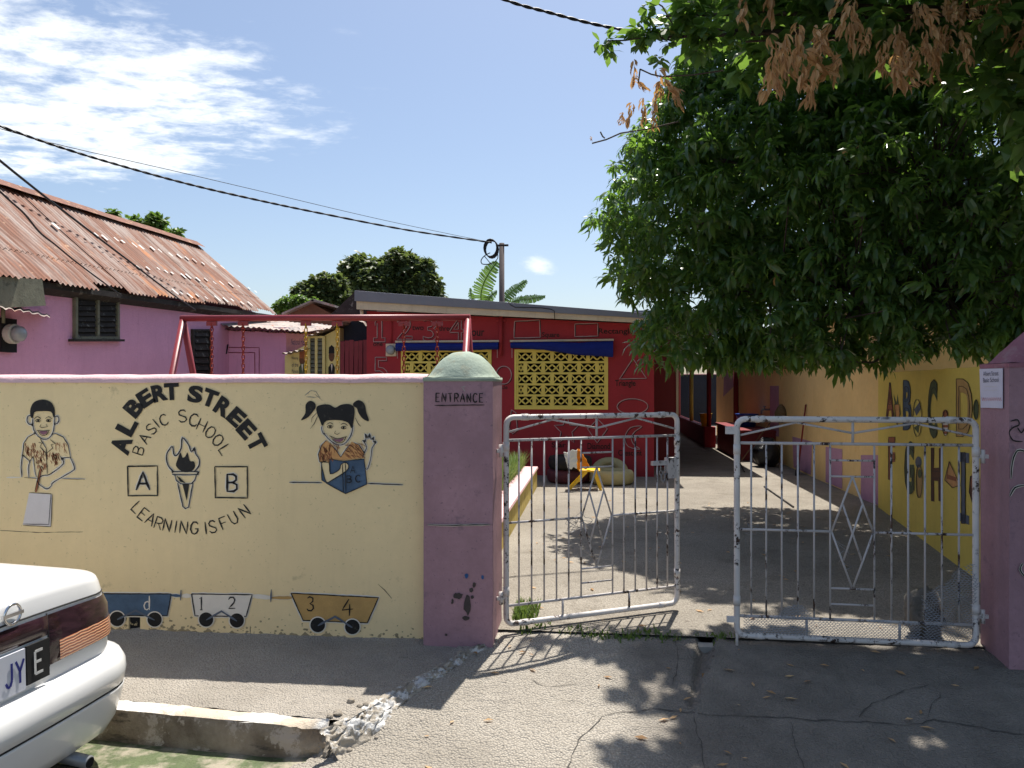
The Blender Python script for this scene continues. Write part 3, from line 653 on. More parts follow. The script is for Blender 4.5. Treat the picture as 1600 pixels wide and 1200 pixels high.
lines(CV, 'outline', [c1(smooth([(205,332),(206,390),(226,432),(256,460),(290,465),(316,448),(336,400),(341,325)])), c1(smooth([(200,318),(176,320),(168,345),(180,370),(205,376)])), c1(smooth([(343,325),(360,320),(368,340),(360,365),(338,372)])),
    c1([(222,425),(175,452),(150,490),(140,562),(186,602),(208,570)]), c1([(325,432),(350,430),(395,452),(425,500),(440,578),(385,584),(372,568)]), c1([(250,462),(287,520),(290,560),(295,680)]), c1([(240,485),(262,490),(250,512),(285,552)]), c1([(312,468),(345,492),(318,500),(330,520),(292,552)]),
    c1([(140,562),(130,640),(136,702)]), c1([(186,602),(176,650),(180,704)]), c1([(208,572),(216,650),(226,700)]), c1(smooth([(438,578),(465,640),(450,666),(332,735),(322,755),(294,776),(262,760),(240,742),(236,716),(268,692),(310,685),(395,620),(382,584)]))], 1.3, halo=3, parent=boy)
lines(CV, 'face_lines', [c1(smooth([(214,338),(234,324),(256,336)])), c1(smooth([(284,336),(304,324),(326,338)])), c1(ell(237,349,15,8)), c1(ell(303,349,15,8)), c1([(256,372),(248,388),(266,394),(280,390),(296,388),(288,370)]), c1(smooth([(230,408),(270,414),(312,408)])), c1(smooth([(238,412),(252,434),(270,442),(292,434),(306,412)]))], 1.0, parent=boy)
CV.done(CV.fill(CV.fill(MB(), c1(ell(238,349,6,6)), 5), c1(ell(302,349,6,6)), 5), 'pupil', 'black_paint', boy)
CV.done(CV.fill(MB(), c1([(246,415),(298,415),(290,431),(270,438),(254,431)]), 3), 'mouth', 'mouth_mural', boy)
lines(CV, 'pencil', [c1([(255,648),(222,796)])], 3.0, 'rust_mural', parent=boy); lines(CV, 'pencil_outline', [c1([(249,646),(216,792)]), c1([(262,650),(229,796)])], .8, parent=boy, lay=5)
lines(CV, 'desk_line', [c1([(40,704),(130,704)]), c1([(182,706),(234,708)]), c1([(385,708),(535,715)])], 2.2, 'white_mural', parent=boy, lay=2); lines(CV, 'desk_edge', [c1([(150,704),(234,711)]), c1([(385,712),(530,716)])], .9, parent=boy, lay=5)
CV.done(CV.fill(MB(), c1([(182,800),(326,810),(318,1010),(142,1000)]), 2), 'paper_sheet', 'lilac_mural', boy); lines(CV, 'paper_outline', [c1([(182,800),(318,806),(305,998),(142,995)]), c1([(326,810),(318,1012),(145,1004)])], .9, parent=boy)
# -- girl with a book
girl = CV.done(CV.fill(CV.fill(CV.fill(MB(), c2(smooth([(540,262),(580,248),(620,250),(655,268),(690,250),(740,245),(770,262),(776,300),(766,372),(755,396),(735,362),(680,346),(600,350),(575,382),(560,350),(540,300)], True)), 3),
    c2(smooth([(528,240),(497,225),(470,250),(468,302),(440,347),(482,330),(510,300),(532,268)], True)), 3), c2(smooth([(768,240),(800,221),(836,242),(850,300),(866,352),(826,336),(800,300),(790,272),(770,258)], True)), 3), 'painted_girl', 'black_paint', label='painted girl with pigtails reading a blue book and waving')
CV.done(CV.fill(MB(), c2([(595,472),(640,502),(690,576),(740,510),(758,480),(800,500),(836,552),(830,582),(700,597),(620,586),(616,612),(558,606),(550,560),(570,500)]), 2), 'shirt', 'orange_mural', girl)
mb = MB(); scribble(CV, mb, (500,695,518,716), 60, 1.0, 5); scribble(CV, mb, (538,692,566,712), 60, .9, 6, ang=40); scribble(CV, mb, (514,690,530,700), 16, .9, 7); CV.done(mb, 'shirt_scribble', 'rust_mural', girl)
CV.done(CV.fill(MB(), c2([(618,588),(705,602),(836,588),(853,746),(720,806),(598,740),(570,720),(568,625),(600,735),(640,716),(690,680),(622,682)]), 2), 'book', 'navy_mural', girl)
lines(CV, 'book_lines', [c2([(700,620),(706,800)]), c2([(718,610),(722,804)]), c2([(836,588),(853,746),(720,806),(598,740)]), c2([(618,588),(705,602),(836,588)]), c2([(618,588),(622,682)]), c2([(568,625),(572,720),(600,740)])], 1.2, parent=girl, lay=6)
for ch, x, y in (('A',765,655),('B',742,715),('C',797,712)):
    mb = MB(); brush(CV, mb, ch, 360+x/4, 570+y/4, 8, 11, 0, 1.7, 6); CV.done(mb, 'book_letter', 'black_paint', girl)
arm = c2(smooth([(615,612),(624,682),(680,656),(690,625),(718,610),(738,630),(722,665),(640,716),(602,735),(582,680),(570,612)], True)); CV.done(CV.fill(MB(), arm, 4), 'arm', 'cream_wall', girl)
lines(CV, 'outline', [arm, c2(smooth([(575,382),(570,400),(580,430),(592,430)])), c2(smooth([(585,430),(620,470),(660,496),(700,500),(736,470),(760,422),(766,376)])), c2([(600,472),(570,500),(550,560),(558,606),(616,612)]), c2([(625,500),(650,520),(690,578)]), c2([(745,500),(720,530),(690,578)]), c2([(770,486),(806,502),(836,552),(826,580)]),
    c2(smooth([(836,552),(850,512),(830,472),(846,478),(844,432),(860,462),(870,430),(878,466),(897,450),(894,480),(911,482),(886,520),(876,592),(858,650),(844,646)]))], 1.2, halo=3, parent=girl, lay=6)
lines(CV, 'face_lines', [c2(ell(622,388,16,8)), c2(ell(708,393,16,8)), c2(smooth([(600,374),(622,362),(642,372)])), c2(smooth([(690,372),(712,366),(732,380)])), c2([(658,412),(650,428),(668,436),(684,426)]), c2(smooth([(618,442),(665,462),(728,448)])), c2(smooth([(630,450),(650,478),(684,488),(708,478),(722,450)])), c2([(540,300),(510,330),(505,360)]), c2([(545,320),(525,365),(500,400)]), c2([(780,330),(800,370),(815,385)])], 1.0, parent=girl)
CV.done(CV.fill(CV.fill(MB(), c2(ell(623,388,6,7)), 5), c2(ell(707,393,6,7)), 5), 'pupil', 'black_paint', girl)
CV.done(CV.fill(MB(), c2([(640,460),(665,466),(712,458),(700,476),(682,484),(655,476)]), 3), 'mouth', 'mouth_mural', girl)
lines(CV, 'desk_line', [c2([(368,735),(572,737)]), c2([(856,742),(1080,750)])], 1.5, halo=2, parent=girl)
# -- the train of carts
def cart(pts, mat, wheels, digits, lab, dcol='black_paint'):
    r = CV.done(CV.fill(MB(), pts, 2), 'painted_cart', mat, label=lab)
    lines(CV, 'cart_outline', [pts], 1.7, halo=3.5, parent=r, closed=True)
    for (x, y, q) in wheels:
        w = CV.done(CV.fill(MB(), ell(x, y, q+1.8, q+1.8, 22), 4.2), 'wheel_halo', 'white_mural', r); CV.done(CV.fill(MB(), ell(x, y, q, q, 22), 5), 'wheel', 'black_paint', r)
    (xa, ya, _), (xb, yb, _) = wheels; lines(CV, 'wheel_rod', [[(xa, ya+1), ((xa+xb)/2, ya-13), (xb, yb+1)]], 3.0, 'grey_mural', parent=r, lay=6)
    for ch, x, y, w, h in digits:
        mb = MB(); brush(CV, mb, ch, x, y, w, h, 0, 2.2, 4); CV.done(mb, 'cart_letter', dcol, r)
    return r
cart(c3([(600,590),(1070,592),(1046,729),(640,726)]), 'navy_mural', [(183,967,11.5),(241.5,968,11.2)], [('d',229.5,942,10,22)], 'blue painted train cart lettered d', 'white_mural')
cart(c3([(1197,592),(1576,597),(1538,733),(1218,729)]), 'white_mural', [(322,968,11.2),(370,969.5,11.2)], [('1',314,943,8,20),('2',362,942,12,18)], 'white painted train cart numbered 1 and 2')
cart(c4([(378,588),(926,615),(856,773),(455,758)]), 'ochre_mural', [(496.5,976.5,11.5),(550.5,979.5,11.5)], [('3',485,943.5,12,22),('4',543,949,18,26)], 'ochre painted train cart numbered 3 and 4')
for (a, b, m_) in (((267,930),(283,931),'navy_mural'), ((284,931),(299,931),'white_mural'), ((394,931),(423,934),'white_mural'), ((424,934),(456,934),'ochre_mural')):
    lines(CV, 'coupling', [[a, b]], 5, m_, halo=2, lay=3)
lines(CV, 'coupling_pin', [[(283,922),(282,938)], [(424,921),(423,941)]], 2.2, 'grey_mural', lay=6)
mb = MB(); [CV.stroke(mb, p, .7, 2, jit=.5) for p in ([(476,618),(486,610),(494,612),(500,622)], [(478,620),(492,621),(500,619)], [(492,616),(504,626)])]; CV.done(mb, 'scratch', 'grey_mural')
mb = MB(); [CV.stroke(mb, p, .8, 1, jit=.6) for p in ([(0,829),(60,832),(130,831)], [(391,978),(391,1000)], [(590,912),(601,922),(612,935)])]; CV.done(mb, 'hairline_crack', 'stain')
# mud splashed up from the pavement
mb = MB(); R = random.Random(12)
for k in range(120):
    x = R.uniform(150, 660); y = 984+.037*(x-180)-abs(R.gauss(0, 1))*11-2; a = R.uniform(.5, 2.2); CV.fill(mb, [(x+a*(1+.4*R.uniform(-1, 1))*math.cos(t)*1.3, y+a*(1+.4*R.uniform(-1, 1))*math.sin(t)) for t in [2*math.pi*i/8 for i in range(8)]], .5)
for k in range(26):
    x = 165+k*19.5+R.uniform(-6, 6); y = 986+.037*(x-180); w_ = R.uniform(8, 15); h_ = R.uniform(3, 9); CV.fill(mb, [(x-w_, y+6)]+[(x-w_+2*w_*i/7, y-h_*math.sin(math.pi*i/7)*R.uniform(.6, 1.2)) for i in range(8)]+[(x+w_, y+6)], .4)
CV.done(mb, 'mud_splash', 'splash')

# ================================================================== GATE PILLARS
def pillar(name, x0, x1, y0, y1, z0, zs, zt, mat, capmat, label, dome):
    r = empty(name, ((x0+x1)/2, (y0+y1)/2, z0), label, 'pillar')
    mb = MB()
    n = 14
    for j in range(n+1):
        z = z0-.1+(zs-z0+.1)*j/n; e = lambda a: .004*nz(a*7+x0, z*5)
        mb.v += [(x0+e(1), y0+e(2), z), (x1+e(3), y0+e(4), z), (x1+e(5), y1, z), (x0, y1, z)]
        if j:
            b = 4*(j-1)
            for q in range(4): mb.f.append((b+q, b+(q+1) % 4, b+4+(q+1) % 4, b+4+q))
    mb.build('shaft', mat, r)
    mb = MB(); m = 12
    cx, cy = (x0+x1)/2, (y0+y1)/2; ov = .003
    def f(u, v):
        a = u*2-1; b = v*2-1; d = max(abs(a), abs(b)); e = (abs(a)**3+abs(b)**3)**(1/3)
        h = (1-min(1, e)**(2.4 if dome else 1.15))
        return (cx+a*((x1-x0)/2+ov), cy+b*((y1-y0)/2+ov), zs+.004+(zt-zs)*max(0, h)+.004*nz(a*5, b*5))
    mb.grid(m*2, m*2, f); b = len(mb.v); mb.box(x0-ov, x1+ov, y0-ov, y1+ov, zs-.02, zs+.002); mb.build('cap', capmat, r, smooth=dome)
    return r
YP = 4.22
pl = pillar('gate_pillar', XP0, XP1, YP, YP+.40, .18, 1.685, 1.835, 'mauve', 'mint', 'mauve gate pillar lettered ENTRANCE with rounded mint green cap', True)
CP = Canvas((0, YP-.004, 1), (0, -1, 0), pl)
for i, ch in enumerate('ENTRANCE.'):
    mb = MB(); brush(CP, mb, ch, 684+i*9.7-(0 if ch != '.' else 2), 621+.1*i, 7.0 if ch != '.' else 4, 14, rnd.uniform(-3, 3), 2.1); CP.done(mb, 'painted_letter', 'black_paint')
lines(CP, 'underline', [[(679,633.5),(757,632.5)]], 1.6)
lines(CP, 'green_mark', [[(721,605),(727,604)], [(723,606),(726,611)]], 1.6, 'mint')
mb = MB(); R = random.Random(3)
for (x, y, a, b) in ((716,931,7,5),(730,946,5,14),(736,922,3,4),(741,914,2.5,4),(738,933,2.5,3),(728,966,5,4),(697,992,2,2),(707,940,2,4)):
    CP.fill(mb, [(x+a*math.cos(t)*(1+.3*R.uniform(-1, 1)), y+b*math.sin(t)*(1+.25*R.uniform(-1, 1))) for t in [2*math.pi*i/14 for i in range(14)]], 1)
CP.done(mb, 'plaster_chip', 'stain')
mb = MB(); [CP.fill(mb, [(x+a*math.cos(t)*(1+.3*R.uniform(-1, 1)), y+a*1.3*math.sin(t)) for t in [2*math.pi*i/9 for i in range(9)]], 1) for x, y, a in ((729,900,3),(754,902,2.5))]; CP.done(mb, 'blue_fleck', 'blue_bright')
lines(CP, 'painted_ground_line', [[(668,820),(700,821),(740,820),(766,820)]], 1.5, halo=1.5)
XQ = 2.087
pr = pillar('gate_pillar', XQ, XQ+.40, YP-.02, YP+.28, .18, 1.755, 1.96, 'mauve', 'mauve_red', 'mauve gate pillar with pointed cap and pinned paper notice', False)
# notice pinned on the inner face that looks at the gateway
CQ = Canvas((XQ-.005, 0, 1), (-1, 0, 0), pr)
note = MB()
sheet = MB().slab([CQ.pt(1531, 576.5, 1), CQ.pt(1567, 575.5, 1), CQ.pt(1567, 638, 1), CQ.pt(1533, 637, 1)], CQ.n, .002).build('paper_notice', 'paper', label='handwritten white paper notice pinned on the right gate pillar', cat='notice')
CN = Canvas((XQ-.0105, 0, 1), (-1, 0, 0), sheet)
for body, bx in (('Albert Street', (1536,580,1560,587)), ('Basic School', (1536,590,1560,597))):
    CN.done(CN.glyph(MB(), body, bx, 1, rot=-3), 'handwriting', 'ink')
mb = MB(); [CN.stroke(mb, [(1537+3*k, y+(k % 2)*1.5) for k in range(8)], .7, 1) for y in (603, 609)]; CN.done(mb, 'faint_handwriting', 'lilac_mural')
mb = MB(); CN.stroke(mb, [(1534+1.6*k, 622+(k % 2)*5-1) for k in range(20)], 1.2, 1); CN.done(mb, 'red_handwriting', 'ink_red')
CR = Canvas((0, YP-.024, 1), (0, -1, 0), pr)
lines(CR, 'painted_scroll', [smooth([(1579,658),(1590,656),(1592,664),(1583,668),(1577,676),(1583,688),(1598,690)]), smooth([(1590,668),(1596,676),(1602,668)])], 2.2)
lines(CR, 'painted_curve', [smooth([(1580,748),(1582,722),(1590,704),(1604,706)]), smooth([(1578,776),(1586,762),(1602,758)]), smooth([(1598,880),(1594,890),(1602,902)])], 2.0, halo=2)
MB().box(XQ+.40, 9, YP+.05, YP+.22, .1, 1.7).build('front_wall', 'mauve', label='plain mauve boundary wall running on from the right gate pillar', cat='wall')

# ================================================================== GATES
def gate(name, H, E, label, flip, zb=.262, zt=1.457):
    H = Vector((H[0], H[1], 0)); E = Vector((E[0], E[1], 0)); D = E-H; L = D.length; d = D.normalized(); h = zt-zb
    r = empty(name, (H+D*.5+Vector((0,0,zb))), label, 'gate')
    P = lambda s, t, o=0: H+d*(s*L)+Vector((0, 0, zb+t*h))+Vector((-d.y, d.x, 0))*o
    rc = .045; path = []
    for cx, cz, a0 in ((rc/L, rc/h, 180), (1-rc/L, rc/h, 270), (1-rc/L, 1-rc/h, 0), (rc/L, 1-rc/h, 90)):
        for k in range(5):
            a = math.radians(a0+k*22.5); path.append(P(cx+rc/L*math.cos(a), cz+rc/h*math.sin(a)))
    MB().tube(path, .0165, 10, closed=True).build('frame_pipe', 'gate', r, smooth=True)
    for s, t in ((.0, .86), (1.0, .86), (.9, 1.0), (.1, 1.0), (.9, 0), (.1, 0), (0, .16), (1, .16)):       # pipe sockets
        q = (P(s, t-.022), P(s, t+.022)) if s in (0, 1) else (P(s-.02, t), P(s+.02, t)); MB().tube(q, .0192, 10).build('pipe_socket', 'gate', r, smooth=True)
    T = lambda a, b, rr, nm, mt='gate_bar', o=0: MB().tube([P(*a, o), P(*b, o)], rr, 7).build(nm, mt, r, smooth=True)
    T((.01, .889), (.99, .889), .0085, 'rail'); T((.01, .09), (.99, .09), .0085, 'rail'); T((.01, .49), (.415, .49), .007, 'rail'); T((.6, .49), (.99, .49), .007, 'rail')
    for s in (.068, .137, .206, .275, .344, .415, .6, .668, .737, .806, .873, .938): T((s, .09), (s, .889), .0054, 'bar')
    z = [(.015, .93), (.25, .985), (.505, .938), (.745, .985), (.985, .925)]
    for a, b in zip(z, z[1:]): T(a, b, .0062, 'brace')
    T((.505, .889), (.505, .99), .0075, 'brace'); T((.31, 0), (.31, .09), .0075, 'brace'); T((.70, 0), (.70, .09), .0075, 'brace')
    for t in (.814, .741, .232, .16): T((.415, t), (.6, t), .0055, 'panel_bar')
    for a, b in (((.507,.741),(.42,.49)), ((.507,.741),(.595,.49)), ((.42,.49),(.507,.232)), ((.595,.49),(.507,.232)), ((.465,.615),(.545,.361)), ((.548,.615),(.468,.361))): T(a, b, .0055, 'diamond_bar', o=.004)
    for t in (.13, .84):                                                                                     # hinges
        MB().tube([P(-.028, t-.03), P(-.028, t+.03)], .012, 8).build('hinge', 'gate', r, smooth=True); MB().bar(P(-.05, t), P(-.005, t), .012, .02).build('hinge_strap', 'gate', r)
    return r, P, L
HL = (-.535, 4.40); EL = (.489, 4.957)
g1, P1, L1 = gate('pipe_gate', HL, EL, 'white chipped pipe gate leaf swung inward beside the ENTRANCE pillar', False)
HR = (1.985, 4.33); ER = (.755, 4.36)
g2, P2, L2 = gate('pipe_gate', HR, ER, 'white chipped pipe gate leaf standing closed by the pillar with the notice', True)
for g in (g1, g2): g['group'] = 'gate leaves of the entrance'
MB().hexa([P1(.84,.735,-.012), P1(.99,.735,-.012), P1(.99,.735,.012), P1(.84,.735,.012)], [P1(.84,.757,-.012), P1(.99,.757,-.012), P1(.99,.757,.012), P1(.84,.757,.012)]).build('latch_bar', 'gate_bar', g1)
MB().hexa([P1(.93,.665,-.02), P1(.985,.665,-.02), P1(.985,.665,.02), P1(.93,.665,.02)], [P1(.93,.773,-.02), P1(.985,.773,-.02), P1(.985,.773,.02), P1(.93,.773,.02)]).build('latch_box', 'gate_bar', g1)
def chainlinks(mb, a, b, ln, r, w):
    a = Vector(a); b = Vector(b); d = b-a; n = max(1, int(d.length/(ln*.78))); t = d.normalized()
    u = Vector((1,0,0)) if abs(t.x) < .8 else Vector((0,1,0)); e1 = (u-t*u.dot(t)).normalized(); e2 = t.cross(e1)
    for i in range(n):
        c = a+d*((i+.5)/n); e = e1 if i % 2 else e2
        mb.tube([c+t*(ln/2)*math.sin(2*math.pi*k/8)+e*(w/2)*math.cos(2*math.pi*k/8) for k in range(8)], r, 4, closed=True)
mb = MB(); q = [P1(.895,.73), P1(.90,.66), P1(.912,.645), P1(.922,.66), P1(.925,.73)]
for a, b in zip(q, q[1:]): chainlinks(mb, a, b, .03, .0035, .018)
mb.build('latch_chain', 'metal_grey', g1, smooth=True)
MB().hexa([P2(1.0,.93,-.012), P2(1.05,.93,-.012), P2(1.05,.93,.012), P2(1.0,.93,.012)], [P2(1.0,.965,-.012), P2(1.05,.965,-.012), P2(1.05,.965,.012), P2(1.0,.965,.012)]).build('latch_stub', 'gate', g2)
MB().hexa([P2(1.0,.06,-.012), P2(1.045,.06,-.012), P2(1.045,.06,.012), P2(1.0,.06,.012)], [P2(1.0,.085,-.012), P2(1.045,.085,-.012), P2(1.045,.085,.012), P2(1.0,.085,.012)]).build('latch_stub', 'gate', g2)
MB().tube([P2(1.0, -.06), P2(1.0, .06)], .008, 8).build('drop_bolt', 'gate', g2, smooth=True)
# wire ties and loose ends
def tie(P, s, t, seed, parent, n=26, r=.0016):
    R = random.Random(seed); c = [P(s+.05*math.sin(k*.9+seed)*R.uniform(.2, 1), t+.045*math.cos(k*.7+seed*2)*R.uniform(.2, 1), -.015+.02*math.sin(k)) for k in range(n)]
    MB().tube(c, r, 4).build('wire_tie', 'metal_grey', parent, smooth=True)
tie(P2, .93, .49, 1, g2, 18); tie(P2, .55, .42, 5, g2, 10); tie(P2, .54, .35, 6, g2, 9); tie(P1, .36, .46, 3, g1, 30); tie(P1, .43, .48, 4, g1, 16)
# chicken wire wrapped over the lower part of the closed leaf
def hexwire(P, s0, s1, tf, cell, seed, L, crumple):
    mb = MB(); h = 1.195; nx = int((s1-s0)*L/(cell*1.0)); 
    def pos(i, j):
        s = s0+(i*cell)/L; t = .012+j*cell*.5/h; return s, t
    def pt(s, t): return P(s, t, .018+crumple*(nz(s*9+seed, t*9)+.5*nz(s*22, t*22+seed)))
    ny = int(1.0*h/(cell*.5))
    for j in range(0, ny, 1):
        for i in range(nx):
            s, t = pos(i+(.5 if j % 2 else 0), j*1.0)
            if t > tf(s): continue
            a = pt(s, t); b = pt(s, t+cell*.28/h); c = pt(s+cell*.5/L, t+cell*.5/h); e = pt(s-cell*.5/L, t+cell*.5/h)
            for p, q in ((a, b), (b, c), (b, e)): mb.tube([p, q], .0015, 3, cap=False)
    return mb
hexwire(P2, .01, .23, lambda s: .34-.9*max(0, s-.06)+.03*nz(s*30, 1), .020, 1, L2, .07).build('chicken_wire', 'metal_grey', g2, kind='stuff')
hexwire(P2, .23, .98, lambda s: .085+.03*nz(s*14, 4)+(.18*max(0, nz(s*6, 2)) if s > .55 else 0), .018, 2, L2, .02).build('chicken_wire', 'metal_grey', g2, kind='stuff')

# ================================================================== PINK HOUSE WITH THE RUSTY ROOF
XE, XR, XWL = -6.3, -7.95, -6.5
A_, B_ = onX(0, 425, XE), onX(430, 490, XE); C_, D_ = onX(0, 290, XR), onX(305, 383, XR)
YE = B_.y
ez = lambda Y: A_.z+(Y-A_.y)*(B_.z-A_.z)/(B_.y-A_.y)
rz = lambda Y: C_.z+(Y-C_.y)*(D_.z-C_.z)/(D_.y-C_.y)
Y0H = 5.2
house = empty('pink_house', (XR, 10, ZY), 'pink stucco house with rusty corrugated gable roof behind the wall', 'house')
mb = MB(); mb.hexa([(XWL-.15, Y0H, ZY), (XWL, Y0H, ZY), (XWL, YE-.15, ZY), (XWL-.15, YE-.15, ZY)], [(XWL-.15, Y0H, ez(Y0H)+.02), (XWL, Y0H, ez(Y0H)-.05), (XWL, YE-.15, ez(YE)-.05), (XWL-.15, YE-.15, ez(YE)+.02)])
XB = 2*XR-XWL
for Y in (Y0H, YE-.3):
    mb.slab([(XWL-.15, Y, ZY), (XWL-.15, Y, ez(Y)), (XR, Y, rz(Y)-.1), (XB, Y, ez(Y)), (XB, Y, ZY)], (0,1,0), .14)
mb.box(XB-.1, XB, Y0H, YE-.15, ZY, ez(8)-.1); mb.build('wall', 'pink_house', house)
def sheet(Ya, Yb, u0, u1, lift, side, sag):
    wl = .085; n = int((Yb-Ya)/wl*6); R = random.Random(int(Ya*100)); tw = R.uniform(-.012, .012); lo = R.uniform(-.03, .05)
    def f(a, b):
        Y = Ya+(Yb-Ya)*a; u = u0+(u1+(lo if u1 > .9 else 0)-u0)*b; X = XR+(XE+.0-XR)*u*1.0 if side > 0 else XR-(XE-XR)*u
        z = rz(Y)+(ez(Y)-rz(Y))*u+lift+.014*math.sin(2*math.pi*Y/wl)+tw*a-sag*math.sin(math.pi*u)*.02
        if u > .93: z -= .02*(u-.93)/.07*(1+nz(Y*3, 1))
        return (X, Y, z)
    return MB().grid(n, 5, f)
w = .66; Y = Y0H-.2; i = 0
while Y < YE:
    Yb = min(Y+w+.05, YE+.04)
    sheet(Y, Yb, 0.0, .80, .045+.004*(i % 2), 1, 1).build('roof_sheet', 'rust', house, smooth=True)
    sheet(Y, Yb, .74, 1.0, .034+.004*(i % 2), 1, 1).build('roof_sheet', 'rust', house, smooth=True)
    sheet(Y, Yb, 0.0, 1.0, .035+.004*(i % 2), -1, 1).build('roof_sheet', 'rust', house, smooth=True)
    Y += w; i += 1
mb = MB()
for k in range(24):
    Ya = Y0H-.25+(YE+.3-Y0H)*k/24; Yb = Y0H-.25+(YE+.3-Y0H)*(k+1)/24; q = lambda Y: rz(Y)+.085+.015*nz(Y*2, 4)
    for sd in (1, -1):
        mb.add([(XR, Ya, q(Ya)), (XR, Yb, q(Yb)), (XR+sd*.19, Yb, q(Yb)-.125), (XR+sd*.19, Ya, q(Ya)-.125)], [(0,1,2,3)])
mb.build('ridge_cap', 'ridge', house)
mb = MB(); R = random.Random(4)              # pale roofing-nail patches in rows along the purlins
def patch(px, py, s):
    P = Vector((XR, 0, rz(10)+.07)); n = Vector((-(ez(10)-rz(10)), 0, XE-XR)).normalized(); c = onPlane(px, py, P, n); Yc = c.y; X = c.x; u = (X-XR)/(XE-XR)
    zf = lambda X, Y: rz(Y)+(ez(Y)-rz(Y))*((X-XR)/(XE-XR))+.066
    a = R.uniform(.018, .045)*s; b = R.uniform(.015, .03)*s
    mb.poly([(X-a*.7, Yc-b, zf(X-a*.7, Yc-b)), (X+a, Yc-b*.6, zf(X+a, Yc-b*.6)), (X+a*.8, Yc+b, zf(X+a*.8, Yc+b)), (X-a, Yc+b*.8, zf(X-a, Yc+b*.8))])
for k in range(15): patch(152+k*14+R.uniform(-3, 3), 368+k*4.1+R.uniform(-1.5, 1.5), 1.25)
for k in range(14): patch(232+k*13+R.uniform(-3, 3), 420+k*3.3+R.uniform(-1.5, 1.5), 1.25)
for k in range(10): patch(272+k*13+R.uniform(-3, 3), 458+k*2.6+R.uniform(-1.5, 1.5), 1.3)
patch(87, 351, 1.6); patch(215, 418, 1.2)
mb.build('roofing_nail_patches', 'white_paint', house, kind='stuff')
MB().hexa([(XWL+.01, Y0H, ez(Y0H)-.16), (XE-.03, Y0H, ez(Y0H)-.1), (XE-.03, YE, ez(YE)-.1), (XWL+.01, YE, ez(YE)-.16)], [(XWL+.01, Y0H, ez(Y0H)-.06), (XE-.03, Y0H, ez(Y0H)-.03), (XE-.03, YE, ez(YE)-.03), (XWL+.01, YE, ez(YE)-.06)]).build('eave_board', 'wood_dark', house)
# louvred shutter window
def louvre_window(parent, F, px0, px1, py0, py1, leaves, nsl, framemat, slatmat, sill=True):
    """F(px,py,out) -> point on the wall plane, out metres in front"""
    c = [F(px0, py0, 0), F(px1, py0, 0), F(px1, py1, 0), F(px0, py1, 0)]; n = (F(px0, py0, .1)-F(px0, py0, 0)).normalized()
    win = MB().slab([p+n*.004 for p in c], n, .006).build('window', 'dark', parent)
    A, Bq, Cq, Dq = c
    def P(u, v, o=0): return (A+(Bq-A)*u)*(1-v)+(Dq+(Cq-Dq)*u)*v+n*o
    fw = .035
    edges = [i/leaves for i in range(leaves+1)]
    for e in edges: MB().bar(P(e, -.02, .02), P(e, 1.02, .02), fw*1.3, .05, up=n).build('frame', framemat, win)
    for v in (0, 1): MB().bar(P(-.03, v, .022), P(1.03, v, .022), fw, .045, up=n).build('frame', framemat, win)
    for l in range(leaves):
        a, b = l/leaves+.05/leaves*2, (l+1)/leaves-.05/leaves*2
        for k in range(nsl):
            v = (k+.5)/nsl; dv = .42/nsl
            MB().slab([P(a, v-dv, .006), P(b, v-dv+.0*k, .006), P(b, v+dv, .038), P(a, v+dv, .038)], n, .006).build('slat', slatmat, win)
    if sill: MB().bar(P(-.12, 1.05, .03), P(1.1, 1.05, .03), .09, .03, up=(0,0,1)).build('sill', 'wood_dark', win)
    return win
louvre_window(house, lambda x, y, o: onX(x, y, XWL)+Vector((o,0,0)), 115, 181, 452, 528, 2, 9, 'wood_grey', 'wood_dark')
louvre_window(house, lambda x, y, o: onX(x, y, XWL)+Vector((o,0,0)), 299, 326, 516, 600, 1, 8, 'wood_dark', 'wood_dark', False)
# small lean-to of mossy board and torn tin at the left end of the house, electricity meter below
pq = onX(20, 460, XWL+.25); lt = empty('tin_lean_to', (XWL+.2, pq.y, pq.z-.2), 'mossy board lean-to with torn tin sheet over the meter', 'lean-to')
P = lambda x, y, o: onX(x, y, XWL+o)
MB().slab([P(-40,432,.02), P(38,437,.02), P(44,478,.02), P(-40,482,.02)], (1,0,0), .22).build('board', 'wood_grey', lt)
mb = MB(); mb.grid(30, 2, lambda u, v: tuple(P(-60+138*u, 474+20*u*u-2, .02+.34*v)+Vector((0, 0, -.03*v+.012*math.sin(u*60)-.02*abs(nz(u*9, v*3)))))); mb.build('tin_sheet', 'tin', lt, smooth=True)
MB().tube([P(5,478,.06), P(5,505,.06)], .02, 8).build('conduit', 'wood_grey', lt, smooth=True)
pm = onX(8, 522, XWL); met = empty('electricity_meter', pm, 'round electricity meter under the tin lean-to on the pink house', 'meter')
MB().box(XWL, XWL+.06, pm.y-.12, pm.y+.1, pm.z-.20, pm.z+.17).build('backboard', 'dark', met)
MB().lathe((XWL+.06, pm.y-.02, pm.z), [(.10,0),(.11,.02),(.11,.08),(.10,.09)], 18, 'x').build('casing', 'meter_white', met, smooth=False)
MB().lathe((XWL+.15, pm.y-.02, pm.z), [(.088,0),(.084,.06),(.06,.085),(.02,.095)], 18, 'x').build('glass_dome', 'meter_glass', met, smooth=True)

